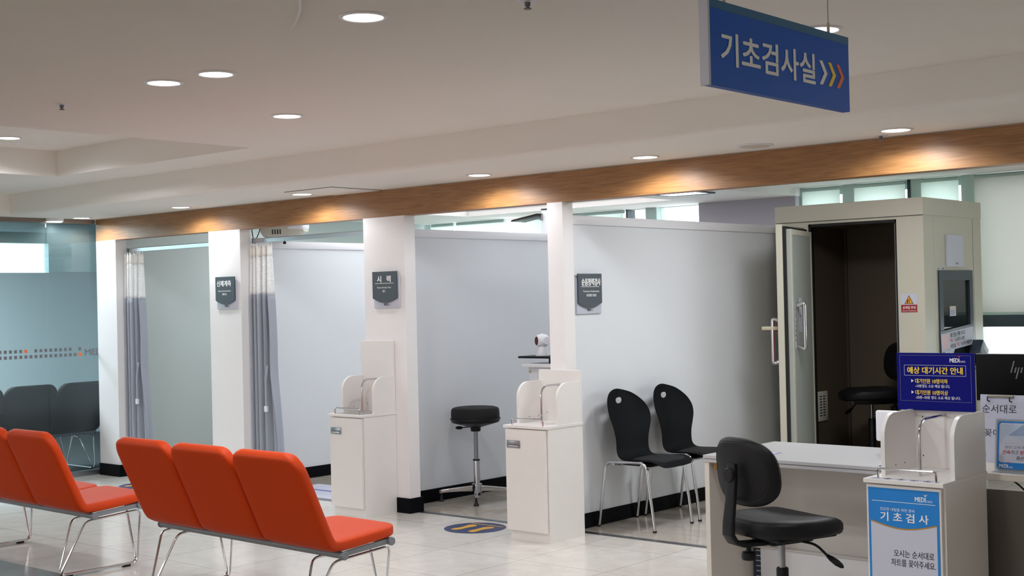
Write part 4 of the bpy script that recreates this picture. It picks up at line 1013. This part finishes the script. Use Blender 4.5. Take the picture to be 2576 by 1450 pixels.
b.build('vent_grille', t)
b = MB(); b.prism([(DX0 + .032, DZ - .037), (DX0 + .075, DZ - .037), (DX0 + .045, DZ - .075)], 5.51, 5.53, gold); b.build('corner_bracket', t)
t = thing('desk_notice', 'paper with a purple-blue border lying on the left corner of the white desk', 'paper', (-3.53, 5.55, .7202))
b = MB(); b.box(0, .25, 0, .19, 0, .0005, mat('purple_blue_ink', (76, 84, 170), .5)); b.box(.008, .242, .008, .182, .0005, .0008, paper); b.box(.03, .10, .03, .07, .0008, .001, ink_orange); b.box(.12, .20, .04, .055, .0008, .001, ink_grey); b.build('sheet', t)
t = thing('white_display_back', 'rounded white panel standing on the desk just behind the poster cabinet', 'display', (-2.880, 5.93, .7202))
b = MB(); b.rbox(0, .20, 0, .022, .060, .208, white_pl, .010, 3); b.build('panel', t)
MB().rbox(.03, .17, -.02, .06, 0, .006, white_pl, .002, 1).build('foot', t); MB().rbox(.09, .11, .008, .018, .005, .06, white_pl, .002, 1).build('stem', t)
t = thing('folded_leaflet', 'small folded leaflet on the white desk against the poster cabinet', 'leaflet', (-2.668, 5.50, .7202), 8)
b = MB(); b.prism([(0, 0), (.075, .022), (.075, .024), (0, .0015)], 0, .10, paper); b.prism([(0, 0.0), (.075, 0), (.075, .0012), (0, .0012)], 0, .10, photo_bl); b.build('leaflet', t)

# ================================================================== RIGHT DESK
t = thing('reception_desk', 'pale desk with dark taupe front at the right edge', 'desk', (0, 0, 0))
MB().rbox(-2.565, -.40, 5.655, 6.45, .672, .702, lamin_edge, .002, 1).build('desktop', t)
MB().box(-2.555, -.42, 5.675, 5.693, 0, .628, dark_desk).build('front_panel', t)
MB().box(-2.555, -2.535, 5.693, 6.43, 0, .672, desk_face).build('side_panel', t)
MB().box(-.44, -.42, 5.693, 6.43, 0, .672, desk_face).build('side_panel', t)
MB().tube([(-2.16, 5.75, .665), (-2.12, 5.72, .65), (-2.09, 5.70, .632)], .004, black_pl, 6).build('cable', t)
MB().tube([(-2.10, 5.75, .668), (-2.07, 5.72, .65), (-2.04, 5.70, .63)], .004, black_pl, 6).build('cable', t)
MB().box(-2.06, -1.7, 5.72, 5.735, .60, .668, white_pl).build('cable_cover', t)
t = thing('desktop_monitor', 'black monitor seen from behind at the right edge', 'monitor', (-2.42, 6.10, .7022))
b = MB(); b.rbox(-.03, .53, 0, .022, .275, .492, monitor_bk, .004)
def bar(b_, x_, z0_, z1_, sh, w2): b_.prism([(x_ + sh * z0_, z0_), (x_ + w2 + sh * z0_, z0_), (x_ + w2 + sh * z1_, z1_), (x_ + sh * z1_, z1_)], -.0012, .0, logo_bk)
for x_, z0_, z1_ in ((.018, .408, .462), (.035, .408, .433), (.0485, .380, .433), (.0635, .408, .433)): bar(b, x_, z0_, z1_, .28, .006)
b.build('screen_back', t)
MB().box(-.028, .528, .0, .0215, .4921, .4945, satin).build('top_edge', t)
MB().rbox(.22, .28, .022, .035, 0.005, .38, satin, .003).build('stand_column', t); MB().rbox(.15, .35, -.06, .14, 0, .008, satin, .003).build('stand_foot', t)
t = thing('paper_stand', 'upright white paper with black Korean brush writing, clipped under the monitor', 'notice', (-2.412, 6.02, .7022))
b = MB(); b.T = rotm('X', -6); b.box(0, .34, 0, .003, 0, .31, paper); b.text('순서대로', .010, .168, .225, .265, -.0008, ink_black); b.text('꽂아주세요', .020, .22, .118, .152, -.0008, ink_black)
b.rect(.0, .03, .02, .045, -.0008, ink_blue); b.build('sheet', t)
b = MB(); b.T = rotm('X', -6); b.rbox(.035, .155, -.012, .012, .298, .308, mat('dull_brass', (150, 142, 120), .4, .5), .003); 
for q in (.038, .140): b.tube([(q, -.012, .30), (q, -.014, .282), (q + .012, -.014, .278)], .003, black_pl, 6)
b.build('clip', t)
t = thing('acrylic_sign_stand', 'tilted acrylic sign with blue border and a photo at the right edge', 'sign', (-2.228, 5.72, .7022))
TT = rotm('X', -8) @ rotm('Y', 0)
b = MB(); b.T = TT; b.rbox(0, .34, 0, .006, .002, .232, acrylic, .001, 1); b.build('acrylic_sheet', t)
b = MB(); b.T = TT
def rr(x0, x1, z0, z1, r_, n=8):
    out = []
    for cx_, cz_, a0 in ((x1 - r_, z1 - r_, 0), (x0 + r_, z1 - r_, 90), (x0 + r_, z0 + r_, 180), (x1 - r_, z0 + r_, 270)):
        for k in range(n + 1): a = R(a0 + 90 * k / n); out.append((cx_ + r_ * math.cos(a), cz_ + r_ * math.sin(a)))
    return out
b.prism(rr(.004, .336, .006, .228, .015), .0061, .0068, paper)
b.prism(rr(.012, .328, .014, .220, .018), -.0004, 0, ink_blue); b.prism(rr(.019, .321, .042, .213, .012), -.0008, -.0004, paper)
b.rect(.022, .318, .125, .207, -.0012, photo_bl); b.prism([(.16, .126), (.19, .165), (.24, .175), (.26, .126)], -.0016, -.0012, skin_ph); b.prism([(.03, .126), (.05, .16), (.10, .15), (.13, .126)], -.0016, -.0012, paper); b.prism([(.06, .160), (.12, .206), (.20, .206), (.15, .16)], -.0016, -.0012, mat('photo_blue_grey', (140, 158, 188), .6))
b.text('검진 고객 증가로 인해', .045, .20, .103, .115, -.0014, ink_grey); b.text('신속', .035, .070, .078, .096, -.0014, ink_red, bold=0.052, shear=.15); b.text('하고', .073, .103, .078, .096, -.0014, ink_black, shear=.15)
b.text('정확', .110, .146, .078, .096, -.0014, ink_red, bold=0.052, shear=.15); b.text('한 검사에', .149, .215, .078, .096, -.0014, ink_black, shear=.15); b.text('최선을 다', .095, .165, .053, .071, -.0014, ink_black, bold=0.026, shear=.15)
medi(b, .022, .019, .06, ink_white, -.0008); b.build('printed_sheet', t)
b = MB(); b.rbox(0, .34, -.03, .07, 0, .003, acrylic, .001, 1); b.build('foot', t)
t = thing('tissue_pack', 'light blue tissue pack on the reception desk beside the cabinet side', 'tissue pack', (-2.205, 5.78, .7022))
b = MB(); b.rbox(0, .10, 0, .16, 0, .035, tissue_blue, .012, 3); b.rbox(.01, .09, .03, .13, .034, .060, photo_bl, .012, 3); b.build('pack', t)
tag(MB().tube([(-2.213, 5.80, .80), (-2.17, 5.80, .797), (-2.13, 5.81, .788)], .0035, black_pl, 8, .02).build('headset_cable'), 'short black curved cable beside the poster cabinet side', 'cable')
